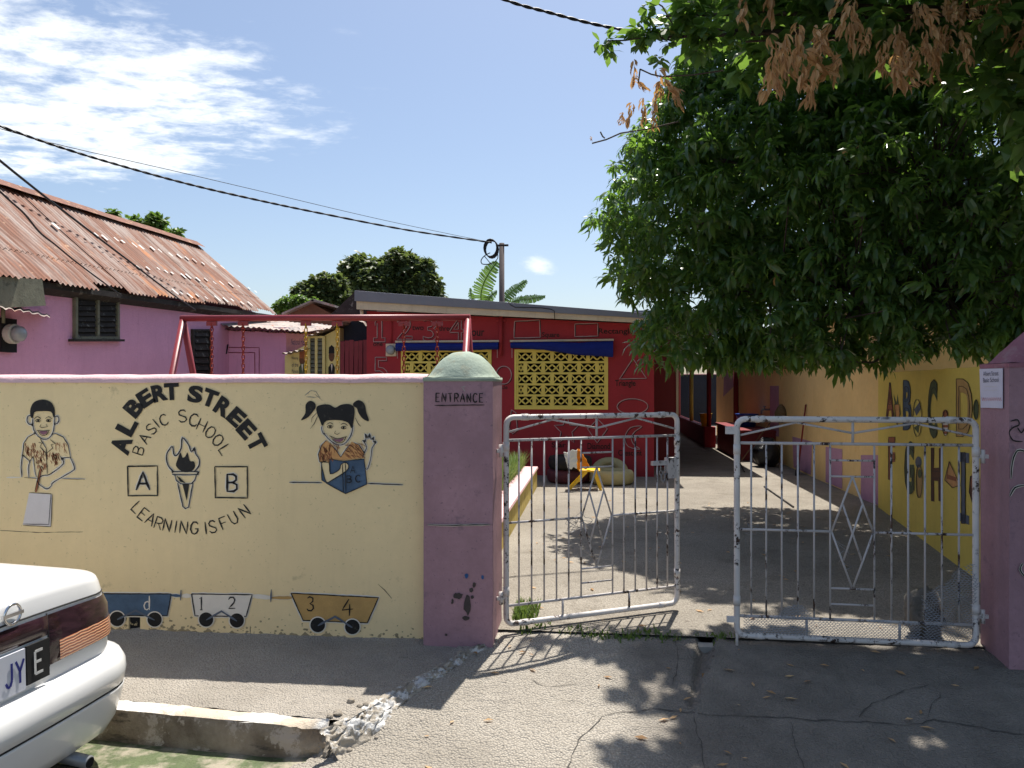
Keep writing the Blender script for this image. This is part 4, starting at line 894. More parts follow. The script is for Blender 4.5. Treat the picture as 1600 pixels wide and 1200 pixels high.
# ================================================================== LOW BUILDINGS BEHIND THE SWING
def corr(F0, F1, n, wl, amp, depth, drop):
    """corrugated sheet between two px points on a frontal plane, running back by depth"""
    a, b = Vector(F0), Vector(F1); L = (b-a).length; N = max(6, int(L/wl*4))
    return MB().grid(N, n, lambda u, v: tuple(a.lerp(b, u)+Vector((0, depth*v, drop*v+amp*math.sin(2*math.pi*u*L/wl)+.02*nz(u*7, v*2)))))
shed = empty('lilac_shed', onY(390, 590, 12.9).to_3d()*1, 'lilac painted shed with ragged tin roof edge behind the swing', 'shed')
ZT = onY(390, 512, 12.9).z; XA, XBq = onY(322, 590, 12.9).x, onY(447, 590, 12.9).x
MB().box(XA, XBq, 12.9, 15, ZY, ZT).build('wall', 'purple_wall', shed)
corr(onY(334, 507, 12.6), onY(478, 518, 12.6), 4, .1, .014, 2.2, .25).build('roof_sheet', 'tin', shed, smooth=True)
corr(onY(334, 514, 12.75), onY(472, 521, 12.75), 3, .1, .012, 2.0, .1).build('roof_sheet', 'rust', shed, smooth=True)
CSH = Canvas((0, 12.895, 1), (0, -1, 0), shed)
lines(CSH, 'panel_line', [[(336,551),(398,551),(398,590)], [(336,543),(405,543),(405,590)]], 1.0, 'red_dark')
bx = onY(345, 530, 12.88); eb = empty('fuse_box', bx, 'grey fuse box with black cable loop on the lilac shed wall', 'fuse box')
MB().box(bx.x-.10, bx.x+.10, 12.78, 12.896, bx.z-.15, bx.z+.16).build('box', 'meter_white', eb, bevel=.01); MB().tube([onY(340,545,12.8), onY(338,551,12.78), onY(345,556,12.78), onY(354,552,12.8), onY(356,538,12.82)], .012, 6).build('cable', 'cable', eb, smooth=True)

hut = empty('yellow_hut', onY(488, 600, 12.5), 'pale yellow hut painted with two portraits and handwritten words', 'hut')
a, b = onY(445, 556, 12.5), onY(531, 512, 12.5)
mb = MB(); mb.slab([(a.x, 12.5, ZY), (b.x, 12.5, ZY), (b.x, 12.5, b.z), (a.x, 12.5, a.z)], (0,1,0), 2.0); mb.build('wall', 'yellow_hut', hut)
CH = Canvas((0, 12.497, 1), (0, -1, 0), hut)
corr(onY(440, 553, 12.25), onY(478, 545, 12.25), 3, .1, .012, 2, .05).build('roof_sheet', 'tin', hut, smooth=True)
corr(onY(474, 527, 12.3), onY(536, 504, 12.3), 3, .1, .014, 2, .05).build('roof_sheet', 'tin', hut, smooth=True)
louvre_window(hut, lambda x, y, o: onY(x, y, 12.49)-Vector((0,o,0)), 484, 507, 527, 588, 2, 9, 'yellow_hut', 'wood_grey', False)
CH.done(CH.glyph(MB(), 'National Heroes', (455,529,482,539), 1), 'painted_words', 'ink')
for t_, y in (('Nanny', 557), ('of the', 567), ('Maroons', 577)): CH.done(CH.glyph(MB(), t_, (456,y,466,y+6), 1), 'painted_words', 'ink')
for nm, cx, head, coat, hat in (('portrait_in_headwrap', 472, 'wood_brown', 'green_mural', 'rust_mural'), ('portrait_in_suit', 518, 'wood_brown', 'black_paint', 'black_paint')):
    pr_ = CH.done(CH.fill(MB(), ell(cx, 562 if cx < 500 else 556, 4.5, 9), 2), nm, head)
    CH.done(CH.fill(MB(), [(cx-4.5, 560 if cx < 500 else 552), (cx-4, 549 if cx < 500 else 543), (cx, 545 if cx < 500 else 539), (cx+4.2, 549 if cx < 500 else 543), (cx+4.5, 560 if cx < 500 else 552)], 3), 'hair', hat, pr_)
    CH.done(CH.fill(MB(), [(cx-5, 590), (cx-5, 574), (cx-1, 568), (cx+2, 568), (cx+5, 574), (cx+5, 590)], 2.5), 'coat', coat, pr_); CH.done(CH.fill(MB(), [(cx-1, 569), (cx+1.6, 569), (cx+.4, 582)], 3.5), 'shirt_front', 'white_mural', pr_)

# dark lean-to and red board fence between hut and school block
fen = empty('red_board_fence', onY(552, 600, 12.3), 'red painted board fence between the yellow hut and the school block', 'fence')
x0, x1 = onY(531, 533, 12.3).x, onY(574, 533, 12.3).x; zf = onY(552, 533, 12.3).z; nb = 6
for k in range(nb): MB().box(x0+(x1-x0)*k/nb+.006, x0+(x1-x0)*(k+1)/nb-.006, 12.3+.006*(k % 2), 12.325+.006*(k % 2), ZY, zf+.01*(k % 3)).build('board', 'red_wood', fen)
dk = empty('dark_lean_to', onY(552, 540, 12.9), 'dark tarred lean-to with pale tin flap above the red fence', 'lean-to')
pts = [onY(529,533,12.7), onY(575,533,12.7), onY(575,497,12.7), onY(552,500,12.7), onY(531,517,12.7)]
MB().slab([(p.x, 12.7, ZY if i < 2 else p.z) for i, p in enumerate(pts)], (0,1,0), 1.2).build('wall', 'tarp', dk)
MB().grid(8, 2, lambda u, v: tuple(onY(545+30*u, 497+14*u*u, 12.55)+Vector((0, .9*v, .12*v+.02*math.sin(u*20))))).build('tin_flap', 'tin', dk)
bh = empty('far_brown_house', onY(480, 600, 19), 'brown house with pale tin roof far behind the swing', 'house')
a, b = onY(446, 492, 19), onY(520, 492, 19); ap = onY(488, 474, 19)
MB().slab([(a.x, 19, ZY), (b.x, 19, ZY), (b.x, 19, b.z), (ap.x, 19, ap.z), (a.x, 19, a.z-.02)], (0,1,0), 2).build('wall', 'wood_brown', bh)
for p, q in (((440,492),(490,470)), ((486,470),(523,480))):
    s, e = onY(*p, 18.8), onY(*q, 18.8); MB().slab([s, e, e+Vector((0,2.4,0)), s+Vector((0,2.4,0))], (0,0,1), .05).build('roof', 'tin', bh)
bs = empty('far_black_roof_house', onY(545, 600, 17.5), 'dark weathered roof slope rising behind the school block', 'house')
MB().slab([onY(518,490,17), onY(558,452,17), onY(585,456,17), onY(590,492,17)], (0,1,0), 1.5).build('roof', 'wood_dark', bs)
a, b = onY(530, 490, 17.1), onY(590, 490, 17.1); MB().box(a.x, b.x, 17.1, 18.4, ZY, a.z+.02).build('wall', 'wood_brown', bs)

# ================================================================== RED SCHOOL BLOCK
YB = 12.0
school = empty('school_block', onY(800, 745, YB), 'long red school block painted with numbers and shapes, low sloping roof', 'school')
xl, xr = onY(573, 600, YB).x, onY(1022, 600, YB).x
pa, pb = onY(573, 486, YB), onY(975, 505, YB); wt = lambda X: pa.z+(X-pa.x)*(pb.z-pa.z)/(pb.x-pa.x)
W = [tuple(onY(x, y, YB)) for x, y in ((627,546),(768,640),(804,546),(950,640))]; W = [(W[0][0], W[1][0], W[0][2], W[1][2]), (W[2][0], W[3][0], W[2][2], W[3][2])]
mb = MB(); th = .16
def colm(a, b, z0, z1=None):
    if z1 is None: mb.hexa([(a,YB,z0),(b,YB,z0),(b,YB+th,z0),(a,YB+th,z0)], [(a,YB,wt(a)),(b,YB,wt(b)),(b,YB+th,wt(b)),(a,YB+th,wt(a))])
    else: mb.box(a, b, YB, YB+th, z0, z1)
colm(xl, W[0][0], ZY); colm(W[0][1], W[1][0], ZY); colm(W[1][1], xr, ZY)
for w_ in W: colm(w_[0], w_[1], ZY, w_[3]); colm(w_[0], w_[1], w_[2])
for X in (xl, xr-.16): mb.hexa([(X,YB+th,ZY),(X+.16,YB+th,ZY),(X+.16,17,ZY),(X,17,ZY)], [(X,YB+th,wt(X)),(X+.16,YB+th,wt(X)),(X+.16,17,wt(X)),(X,17,wt(X))])
mb.hexa([(xl,16.85,ZY),(xr,16.85,ZY),(xr,17,ZY),(xl,17,ZY)], [(xl,16.85,wt(xl)),(xr,16.85,wt(xr)),(xr,17,wt(xr)),(xl,17,wt(xl))])
mb.build('wall', 'red_wall', school)
rx0, rx1 = onY(557, 470, YB-.25).x, xr+.55
def rl(X, py0, py1):   # roof edge line on plane YB-.25 through px 557 and 975
    p, q = onY(557, py0, YB-.25), onY(975, py1, YB-.25); return p.z+(X-p.x)*(q.z-p.z)/(q.x-p.x)
roof = MB().hexa([(rx0,YB-.22,rl(rx0,472,497)),(rx1,YB-.22,rl(rx1,472,497)),(rx1,17.2,rl(rx1,472,497)),(rx0,17.2,rl(rx0,472,497))], [(rx0,YB-.22,rl(rx0,457,489)),(rx1,YB-.22,rl(rx1,457,489)),(rx1,17.2,rl(rx1,457,489)),(rx0,17.2,rl(rx0,457,489))]).build('roof', 'fascia_grey', school)
MB().hexa([(rx0,YB-.25,rl(rx0,483,503)),(rx1,YB-.25,rl(rx1,483,503)),(rx1,YB-.2,rl(rx1,483,503)),(rx0,YB-.2,rl(rx0,483,503))], [(rx0,YB-.25,rl(rx0,472,497)+.02),(rx1,YB-.25,rl(rx1,472,497)+.02),(rx1,YB-.215,rl(rx1,472,497)+.02),(rx0,YB-.215,rl(rx0,472,497)+.02)]).build('fascia', 'fascia_cream', roof)
MB().hexa([(rx0-.02,YB-.29,rl(rx0,470.5,495.5)),(rx1,YB-.29,rl(rx1,470.5,495.5)),(rx1,YB-.255,rl(rx1,470.5,495.5)),(rx0-.02,YB-.255,rl(rx0,470.5,495.5))], [(rx0-.02,YB-.29,rl(rx0,454.5,487)),(rx1,YB-.29,rl(rx1,454.5,487)),(rx1,YB-.2,rl(rx1,454.5,487)+.01),(rx0-.02,YB-.2,rl(rx0,454.5,487)+.01)]).build('metal_edge', 'fascia_grey', roof)
MB().hexa([(rx0,YB-.2,rl(rx0,483,503)+.02),(rx1,YB-.2,rl(rx1,483,503)+.02),(rx1,YB,rl(rx1,483,503)+.02),(rx0,YB,rl(rx0,483,503)+.02)], [(rx0,YB-.2,rl(rx0,483,503)+.04),(rx1,YB-.2,rl(rx1,483,503)+.04),(rx1,YB,rl(rx1,483,503)+.04),(rx0,YB,rl(rx0,483,503)+.04)]).build('soffit', 'fascia_cream', roof)
MB().tube([onY(565,482,YB-.15), onY(566,500,YB-.15)], .03, 8).build('gutter_spout', 'fascia_cream', roof, smooth=True)
MB().tube([onY(x, y, YB-.3) for x, y in ((793,470),(797,476),(805,480),(845,481),(860,483),(866,486),(867,500))], .006, 5).build('roof_cable', 'cable', roof, smooth=True)
# breeze-block grilles: every block its own piece, set in a yellow surround
def block_mesh(w, h):
    mb = MB(); t = .07; f = .028*1.0
    mb.box(0, w, 0, t, 0, f*.6); mb.box(0, w, 0, t, h-f*.6, h); mb.box(0, f, 0, t, f*.6, h-f*.6); mb.box(w-f, w, 0, t, f*.6, h-f*.6)
    c = Vector((w/2, t/2, h/2)); rx, rz_ = w*.22, h*.30; D = [c+Vector((rx,0,0)), c+Vector((0,0,rz_)), c-Vector((rx,0,0)), c-Vector((0,0,rz_))]
    for i in range(4): mb.bar(D[i], D[(i+1) % 4], t*.8, .022, up=(0,1,0)) if False else mb.bar(D[i], D[(i+1) % 4], .022, t*.78, up=(0,1,0))
    for sx in (1, -1):
        mb.bar(c+Vector((sx*rx, 0, 0)), c+Vector((sx*(w/2-f*.5), 0, h*.40)), .018, t*.76, up=(0,1,0)); mb.bar(c+Vector((sx*rx, 0, 0)), c+Vector((sx*(w/2-f*.5), 0, -h*.40)), .018, t*.76, up=(0,1,0))
    return mb
for wi, (wx0, wx1, wz0, wz1) in enumerate(W):
    win = empty('block_window', ((wx0+wx1)/2, YB, wz1)); win.parent = school; win.location = WORLD[win.name]-WORLD[school.name]
    if wi == 0: win['label'] = 'yellow breeze block window mostly hidden by the boundary wall'
    else: win['label'] = 'yellow breeze block window under the sagging blue awning'
    fr = .03; MB().box(wx0, wx0+fr, YB-.02, YB+.1, wz1, wz0).build('surround', 'yellow_block', win); MB().box(wx1-fr, wx1, YB-.02, YB+.1, wz1, wz0).build('surround', 'yellow_block', win)
    MB().box(wx0+fr, wx1-fr, YB-.02, YB+.1, wz1, wz1+.045).build('surround', 'yellow_block', win); MB().box(wx0+fr, wx1-fr, YB-.02, YB+.1, wz0-.03, wz0).build('surround', 'yellow_block', win)
    rows = 5; bh_ = (wz0-wz1-.075)/rows; bw = (wx1-wx0-2*fr)/5
    m0 = None; half = None
    for r_ in range(rows):
        n_ = 5 if r_ % 2 == 0 else 6
        for k in range(n_):
            if r_ % 2 == 0: X = wx0+fr+k*bw; ww = bw
            else:
                X = wx0+fr+(k-.5)*bw if k else wx0+fr; ww = bw if 0 < k < 5 else bw/2
            Z = wz1+.045+r_*bh_
            mb = block_mesh(ww, bh_); mb.v = [(x+X, y+YB-.005+.003*((k+r_) % 2), z+Z) for x, y, z in mb.v]
            o = mb.build('breeze_block', 'yellow_block', win)
            if ww == bw:
                if m0 is None: m0 = o.data
                else: old = o.data; o.data = m0; bpy.data.meshes.remove(old)
    MB().box(wx0+.02, wx1-.02, YB+.5, YB+.52, wz1-.2, wz0+.2).build('dark_interior', 'dark', win)
# rolled blue awnings
for nm, pts, lab in (('awning', [(619,536,13),(660,536,12),(720,536,12),(779,535,11)], 'rolled blue canvas awning above the half hidden block window'), ('awning', [(798,535,9),(850,534,13),(905,535,20),(958,533,25)], 'sagging blue canvas awning above the larger block window')):
    aw = empty('awning', onY(pts[0][0], 545, YB), lab, 'awning', 'blue awnings on the school block')
    L_ = []; mb = MB()
    def f(u, v):
        t = u*(len(pts)-1); i = min(int(t), len(pts)-2); q = t-i; px = pts[i][0]*(1-q)+pts[i+1][0]*q; py = pts[i][1]*(1-q)+pts[i+1][1]*q; h = pts[i][2]*(1-q)+pts[i+1][2]*q
        a = 2*math.pi*v; p = onY(px, py+h*.5, YB-.085); return (p.x, p.y-.06*math.cos(a), p.z+h/1200*12*.5*math.sin(a)+.008*nz(u*14, v*3))
    mb.grid(30, 12, f); mb.build('canvas', 'awning', aw, smooth=True)
    MB().bar(onY(pts[0][0]-1, pts[0][1]-2, YB-.03), onY(pts[-1][0]+1, pts[-1][1]-2, YB-.03), .06, .03).build('rail', 'fascia_cream', aw)
    for q in (pts[0], pts[-1]): MB().tube([onY(q[0]+(2 if q is pts[0] else -2), q[1], YB-.09), onY(q[0]+(2 if q is pts[0] else -2), q[1]+24, YB-.06)], .006, 5).build('cord', 'line_white', aw)
# paintings on the red wall
CB = Canvas((0, YB-.003, 1), (0, -1, 0), school)
for d_, bx in (('1',(582,496,602,534)), ('2',(620,494,644,530)), ('3',(661,495,683,533)), ('4',(703,493,724,532)), ('5',(583,558,606,600))):
    
    for dd_, mt_, ly_, nm_ in ((1.0, 'black_paint', 1, 'number_shade'), (0, 'line_white', 2, 'outlined_number')):
        mb = MB(); [CB.stroke(mb, [(bx[0]+u*(bx[2]-bx[0])+dd_, bx[1]+v*(bx[3]-bx[1])+dd_) for u, v in ln], 1.1, ly_, True) for ln in (glyph_lines(d_) if d_ != '1' else [[(.2,.18),(.45,0),(.72,0),(.72,.84),(.98,.84),(.98,1),(.08,1),(.08,.84),(.36,.84),(.36,.24),(.2,.34)]])]; CB.done(mb, nm_, mt_)
for t_, bx in (('one',(583,536,598,541)), ('two',(644,509,662,516)), ('three',(686,509,706,517)), ('four',(733,512,757,525)), ('Square',(847,519,874,529)), ('Rectangle',(935,513,990,524)), ('Triangle',(961,594,993,606)), ('Circle',(773,602,793,608)), ('Star',(862,691,884,699)), ('Diamond',(918,692,953,702)), ('Crescent',(966,703,1003,712))):
    CB.done(CB.glyph(MB(), t_, bx, 1, bold=.012), 'painted_word', 'black_paint')
star = [(885+(20 if k % 2 == 0 else 9)*math.sin(k*math.pi/5), 672-(24 if k % 2 == 0 else 10)*math.cos(k*math.pi/5)) for k in range(10)]
for nm, pts in (('painted_square', [(804,502),(843,500),(844,527),(803,528)]), ('painted_rectangle', [(898,506),(934,505),(934,525),(898,526)]), ('painted_triangle', [(989,560),(968,592),(1010,591)]), ('painted_oval', ell(988,635,24,12,24)), ('painted_circle', ell(787,586,12,14,22)), ('painted_star', star), ('painted_diamond', [(934,655),(949,670),(933,692),(918,670)]),
                ('painted_crescent', smooth([(1003,666),(985,668),(976,684),(982,698),(1000,702),(990,694),(986,684),(992,674)], True)), ('painted_oblong', [(799,640),(795,668),(801,678),(808,672),(806,645)])):
    mb = MB(); CB.stroke(mb, [(x+1.2, y+1.0) for x, y in pts], 1.2, 1, True); o = CB.done(mb, nm, 'black_paint'); mb = MB(); CB.stroke(mb, pts, 1.3, 2, True); CB.done(mb, 'white_outline', 'line_white', o)
mt2 = onY(612, 547, YB); em = empty('electricity_meter', mt2, 'square backed electricity meter on the red school wall', 'meter')
MB().box(mt2.x-.085, mt2.x+.085, YB-.05, YB-.002, mt2.z-.1, mt2.z+.1).build('backboard', 'fascia_cream', em, bevel=.006); MB().lathe((mt2.x, YB-.05, mt2.z), [(.075,0),(.072,-.05),(.05,-.07),(.01,-.075)], 16, 'y').build('glass_dome', 'meter_glass', em, smooth=True)
MB().tube([(mt2.x, YB-.03, mt2.z+.1), (mt2.x, YB-.03, wt(mt2.x)-.04)], .014, 6).build('conduit', 'red_wall', em, smooth=True)
p = onY(783, 500, YB-.05); dp = empty('downpipe', onY(783, 555, YB-.05), 'red painted downpipe between the two block windows', 'pipe')
MB().tube([onY(783,488,YB-.05), onY(782,556,YB-.05)], .03, 8).build('pipe', 'red_wall', dp, smooth=True); MB().bar(onY(776,501,YB-.03), onY(790,501,YB-.03), .05, .03).build('bracket', 'red_wall', dp)
MB().tube([onY(x, y, YB-.2) for x, y in ((648,484),(700,487),(760,492),(776,493),(780,490),(780,484))], .014, 6).build('conduit', 'fascia_cream', label='cream conduit pipe running under the school roof edge', cat='pipe', smooth=True)

# ================================================================== REAR WING: RECESSED WALL, VERANDA, PASSAGE
ra, rb = onY(1015, 600, 13.4).x, onY(1059, 600, 13.4).x
wing = empty('rear_wing', ((ra+rb)/2, 18, ZY), 'shaded maroon rear wing with veranda posts beyond the school block', 'building')
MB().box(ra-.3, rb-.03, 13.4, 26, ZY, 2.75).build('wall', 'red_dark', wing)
MB().box(rb-.028, rb+.01, 13.38, 13.45, ZY, 2.7).build('corner_trim', 'fascia_cream', wing)
MB().box(ra-.3, 2.75, 13.2, 27, 2.76, 2.9).build('veranda_roof', 'fascia_grey', wing)
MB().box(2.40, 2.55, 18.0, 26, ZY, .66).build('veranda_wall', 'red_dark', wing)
e = onZ(1106, 697, ZY); MB().box(2.36, 2.60, 17.7, 18.0, ZY, .68).build('end_pier', 'red_wall', wing)
MB().tube([(2.47, 17.85, .66), (2.47, 17.85, 2.76)], .05, 10).build('post', 'red_dark', wing, smooth=True)
MB().tube([(2.47, 21.2, .6), (2.47, 21.2, 2.76)], .05, 10).build('post', 'yellow_block', wing, smooth=True)
MB().tube([(2.47, 24.5, .6), (2.47, 24.5, 2.76)], .05, 10).build('post', 'red_dark', wing, smooth=True)
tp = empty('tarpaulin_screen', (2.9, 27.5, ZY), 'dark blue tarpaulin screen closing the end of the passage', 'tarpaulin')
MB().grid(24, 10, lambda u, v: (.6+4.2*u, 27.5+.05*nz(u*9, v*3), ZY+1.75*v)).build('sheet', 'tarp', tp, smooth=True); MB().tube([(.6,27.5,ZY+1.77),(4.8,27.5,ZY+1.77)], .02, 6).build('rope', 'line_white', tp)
bk = onZ(1102, 697, ZY); b2 = empty('waste_basket', (2.43, 17.85, .68)); b2.location = Vector((2.45, 18.3, .66))*K; WORLD[b2.name] = b2.location.copy(); tag(b2, 'yellow plastic basket standing on the veranda wall end', 'basket')
MB().lathe((2.47, 18.35, .662), [(.10,0),(.14,.28),(.15,.30),(.13,.30),(.09,.03)], 14).build('basket', 'yellow_plastic', b2, smooth=False)

# ================================================================== ORANGE BUILDING AND YELLOW LETTERED WALL ON THE RIGHT
XO = 3.25
ob = empty('orange_building', (XO+1.5, 15, ZY), 'orange building with purple painted blocks along the right of the yard', 'building')
MB().box(XO, XO+3.2, 9.35, 22, ZY, 2.55).build('wall', 'orange_wall', ob)
MB().box(XO-.25, XO+3.4, 9.2, 22.2, 2.56, 2.66).build('roof', 'tin', ob)
CO = Canvas((XO-.002, 0, 1), (-1, 0, 0), ob)
for pts in ([(1203,603),(1217,603),(1217,682),(1203,682)], [(1238,682),(1269,690),(1267,742),(1240,730)], [(1290,698),(1316,702),(1316,764),(1290,753)], [(1345,711),(1373,711),(1373,790),(1345,779)], [(1130,620),(1150,600),(1150,560),(1132,560)]):
    CO.done(CO.fill(MB(), pts, 1), 'purple_patch', 'purple_patch')
q0, q1 = onX(1236, 555, XO), onX(1205, 577, XO)
wb = MB().box(XO-.012, XO-.002, q0.y, q1.y, q1.z, q1.z+.75).build('window', 'dark_glass', ob)
for k in range(5):
    Yk = q0.y+(q1.y-q0.y)*k/4; MB().box(XO-.04, XO-.015, Yk-.02, Yk+.02, q1.z, q1.z+.75).build('window_bar', 'red_dark', wb)
for zz in (.0, .36, .72): MB().box(XO-.045, XO-.012, q0.y-.02, q1.y+.02, q1.z+zz-.02, q1.z+zz+.02).build('window_bar', 'red_dark', wb)
py_ = onX(1150, 600, XO-.08); MB().tube([(XO-.08, py_.y, ZY), (XO-.08, py_.y, 2.56)], .06, 10).build('drainpipe', 'red_dark', label='dark maroon drainpipe standing at the orange building', cat='pipe', smooth=True)
WX = lambda Y: 2.53+.1415*(Y-4.5)
yw = empty('lettered_side_wall', (WX(7), 7, ZY), 'yellow side wall painted with alphabet letters and pictures', 'wall')
def f_yw(off, z0):
    return [(WX(4.52)+off, 4.52, z0), (WX(9.34)+off, 9.34, z0)]
a, b = f_yw(0, 0); NV = Vector((-(b[1]-a[1]), b[0]-a[0], 0)).normalized()
mb = MB(); n = 40; T = Vector((b[0]-a[0], b[1]-a[1], 0))
for k in range(n):
    for kk in (k, k+1):
        pass
    p, q = Vector(a)+T*(k/n), Vector(a)+T*((k+1)/n); za, zb_ = 1.775+.012*nz(k*.7, 1), 1.775+.012*nz((k+1)*.7, 1); o = -NV*.14
    mb.hexa([(p.x,p.y,ZY-.03),(q.x,q.y,ZY-.03),(q.x+o.x,q.y+o.y,ZY-.03),(p.x+o.x,p.y+o.y,ZY-.03)], [(p.x,p.y,za),(q.x,q.y,zb_),(q.x+o.x,q.y+o.y,zb_),(p.x+o.x,p.y+o.y,za)])
mb.build('wall_face', 'yellow_wall', yw)
CY = Canvas((a[0], a[1], 1), tuple(NV), yw)
for ch, bx, mt_ in (('A',(1384,598,1397,657),'rust_mural'), ('B',(1411,594,1424,672),'navy_mural'), ('C',(1450,593,1464,685),'green_mural'), ('D',(1494,592,1519,682),'ochre_mural'), ('F',(1388,683,1398,749),'rust_mural'), ('G',(1413,690,1428,772),'green_mural'), ('H',(1455,700,1471,783),'wood_brown'), ('I',(1502,707,1508,818),'grey_mural')):
    o = CY.done(CY.glyph(MB(), ch, bx, 2, bold=.05), 'painted_letter', mt_); mb = MB(); [CY.stroke(mb, [(bx[0]+u*(bx[2]-bx[0]), bx[1]+v*(bx[3]-bx[1])) for u, v in ln], .9, 3, True) for ln in glyph_lines(ch)]; CY.done(mb, 'letter_outline', 'black_paint', o)
for x0, x1 in ((1497,1514),):
    CY.done(CY.fill(CY.fill(MB(), [(x0,706),(x1,708),(x1,724),(x0,721)], 2), [(x0,800),(x1,806),(x1,820),(x0,813)], 2), 'letter_serif', 'grey_mural')
def pic(nm, shapes):
    root = None
    for pts, mt_, ly in shapes:
        o = CY.done(CY.fill(MB(), pts, ly), nm if root is None else 'detail', mt_, root); root = root or o
    mb = MB(); CY.stroke(mb, shapes[0][0], 1.0, 5, True); CY.done(mb, 'outline', 'black_paint', root)
pic('painted_carrot', [([(1397,632),(1405,632),(1406,646),(1402,664),(1399,655)], 'orange_mural', 1), ([(1398,632),(1396,616),(1401,630),(1402,615),(1404,631)], 'green_mural', 2), (ell(1402,656,3,5), 'navy_mural', 3)])
pic('painted_ball', [(ell(1433,653,7,29), 'yellow_block', 1), ([(1428,640),(1437,628),(1438,640),(1432,650)], 'grey_mural', 2), ([(1428,668),(1437,662),(1435,678)], 'green_mural', 2)])
pic('painted_striped_figure', [(ell(1477,661,5,20), 'white_mural', 1), (ell(1477,646,4.5,6), 'rust_mural', 2), ([(1473,664),(1481,664),(1481,668),(1473,668)], 'rust_mural', 2), ([(1473,674),(1481,674),(1480,678),(1474,678)], 'rust_mural', 2)])
pic('painted_flower', [(ell(1436,752,5,26), 'ochre_mural', 1), (ell(1435,722,5,9), 'grey_mural', 2), (ell(1437,740,3,7), 'green_mural', 2)])
pic('painted_hat', [([(1483,721),(1500,758),(1488,762),(1476,750)], 'orange_mural', 1), ([(1480,741),(1494,746),(1494,752),(1479,748)], 'rust_mural', 2)])
pic('painted_cone', [([(1516,744),(1530,748),(1530,790),(1526,810),(1514,768)], 'wood_brown', 1), (ell(1522,752,6,14), 'rust_mural', 2)])
pic('painted_leaf', [(ell(1525,640,4,16), 'green_mural', 1)])

# wash place
ctr = empty('wash_counter', (2.93, 16, ZY), 'maroon concrete wash counter against the orange building', 'counter')
MB().box(2.62, XO-.003, 14.7, 17.6, ZY, .74).build('base', 'red_dark', ctr); MB().box(2.58, XO-.003, 14.66, 17.64, .742, .79).build('top', 'red_dark', ctr)
bp = Vector((2.95, 15.9, .79)); bu = empty('blue_basin', bp, 'blue plastic basin standing on the wash counter', 'basin')
MB().lathe(bp, [(.16,0),(.22,.24),(.235,.26),(.21,.255),(.15,.02)], 18).build('bowl', 'blue_plastic', bu, smooth=True)
tpp = onX(1203, 640, XO); tap = empty('water_tap', tpp, 'bare metal water tap on the orange wall above the counter', 'tap')
MB().tube([tpp, tpp+Vector((-.12,0,0)), tpp+Vector((-.16,0,-.03)), tpp+Vector((-.16,0,-.09))], .018, 7).build('spout', 'metal_grey', tap, smooth=True); MB().bar(tpp+Vector((-.1,-.07,.06)), tpp+Vector((-.1,.07,.06)), .02, .02).build('tap_handle', 'metal_grey', tap); MB().tube([tpp+Vector((-.1,0,0)), tpp+Vector((-.1,0,.07))], .012, 6).build('stem', 'metal_grey', tap)
bc = onZ(1203, 731, ZY); bag = MB()
def f_bag(u, v):
    a = 2*math.pi*u; r = .24*(math.sin(math.pi*(.12+.80*v))**.7)*(1+.18*nz(math.cos(a)*2, math.sin(a)*2, v*4)); return (bc.x+r*math.cos(a), bc.y+.22+r*.9*math.sin(a), ZY+.004+.50*v**1.1+.02*nz(u*8, v*8)*v)
bag.grid(28, 16, f_bag); bag.build('rubbish_bag', 'bag', label='black plastic rubbish bag by the wash counter', cat='bag', smooth=True)
def broom(name, foot, top, hm, headmat, lab, hw):
    foot, top = Vector(foot), Vector(top); r = empty(name, foot, lab, 'broom'); d = (top-foot).normalized()
    MB().tube([foot+d*.1, top], .013, 7).build('handle', hm, r, smooth=True)
    s = Vector((.3, 1, 0)).normalized(); MB().hexa([foot-s*hw+Vector((-.03,0,0)), foot+s*hw+Vector((-.03,0,0)), foot+s*hw+Vector((.03,0,0)), foot-s*hw+Vector((.03,0,0))], [foot-s*hw*.5+Vector((-.02,0,.14)), foot+s*hw*.5+Vector((-.02,0,.14)), foot+s*hw*.5+Vector((.02,0,.14)), foot-s*hw*.5+Vector((.02,0,.14))]).build('brush_head', headmat, r)
f1 = onZ(1246, 741, ZY+.01); broom('broom', (f1.x, f1.y, ZY+.004), tuple(onX(1259, 632, XO-.02)), 'handle_red', 'rubber', 'red handled broom leaning on the orange wall', .16)
f2 = Vector((2.55, 14.4, ZY+.004)); t2 = onX(1222, 636, XO-.06); r = empty('upturned_mop', f2, 'upturned mop leaning beside the wash counter', 'mop')
MB().tube([f2, t2], .012, 7).build('handle', 'wood_brown', r, smooth=True); MB().lathe(t2-Vector((.02,0,.28)), [(.03,0),(.10,.05),(.11,.18),(.06,.28),(.02,.33)], 10).build('mop_head', 'straw', r)
st = onZ(1160, 735, ZY); MB().tube([onZ(1152, 715, ZY+.015), onZ(1163, 737, ZY+.015)], .012, 6).build('stick', 'wood_dark', label='thin dark stick lying by the wash counter', cat='stick')
MB().tube([onZ(1193, 694+35, ZY+.012), onZ(1239, 792, ZY+.012)] if False else [onZ(1194, 760, ZY+.012), onZ(1240, 792, ZY+.012)], .010, 6).build('stick', 'wood_dark', label='long dark stick lying in the sunlit yard', cat='stick')
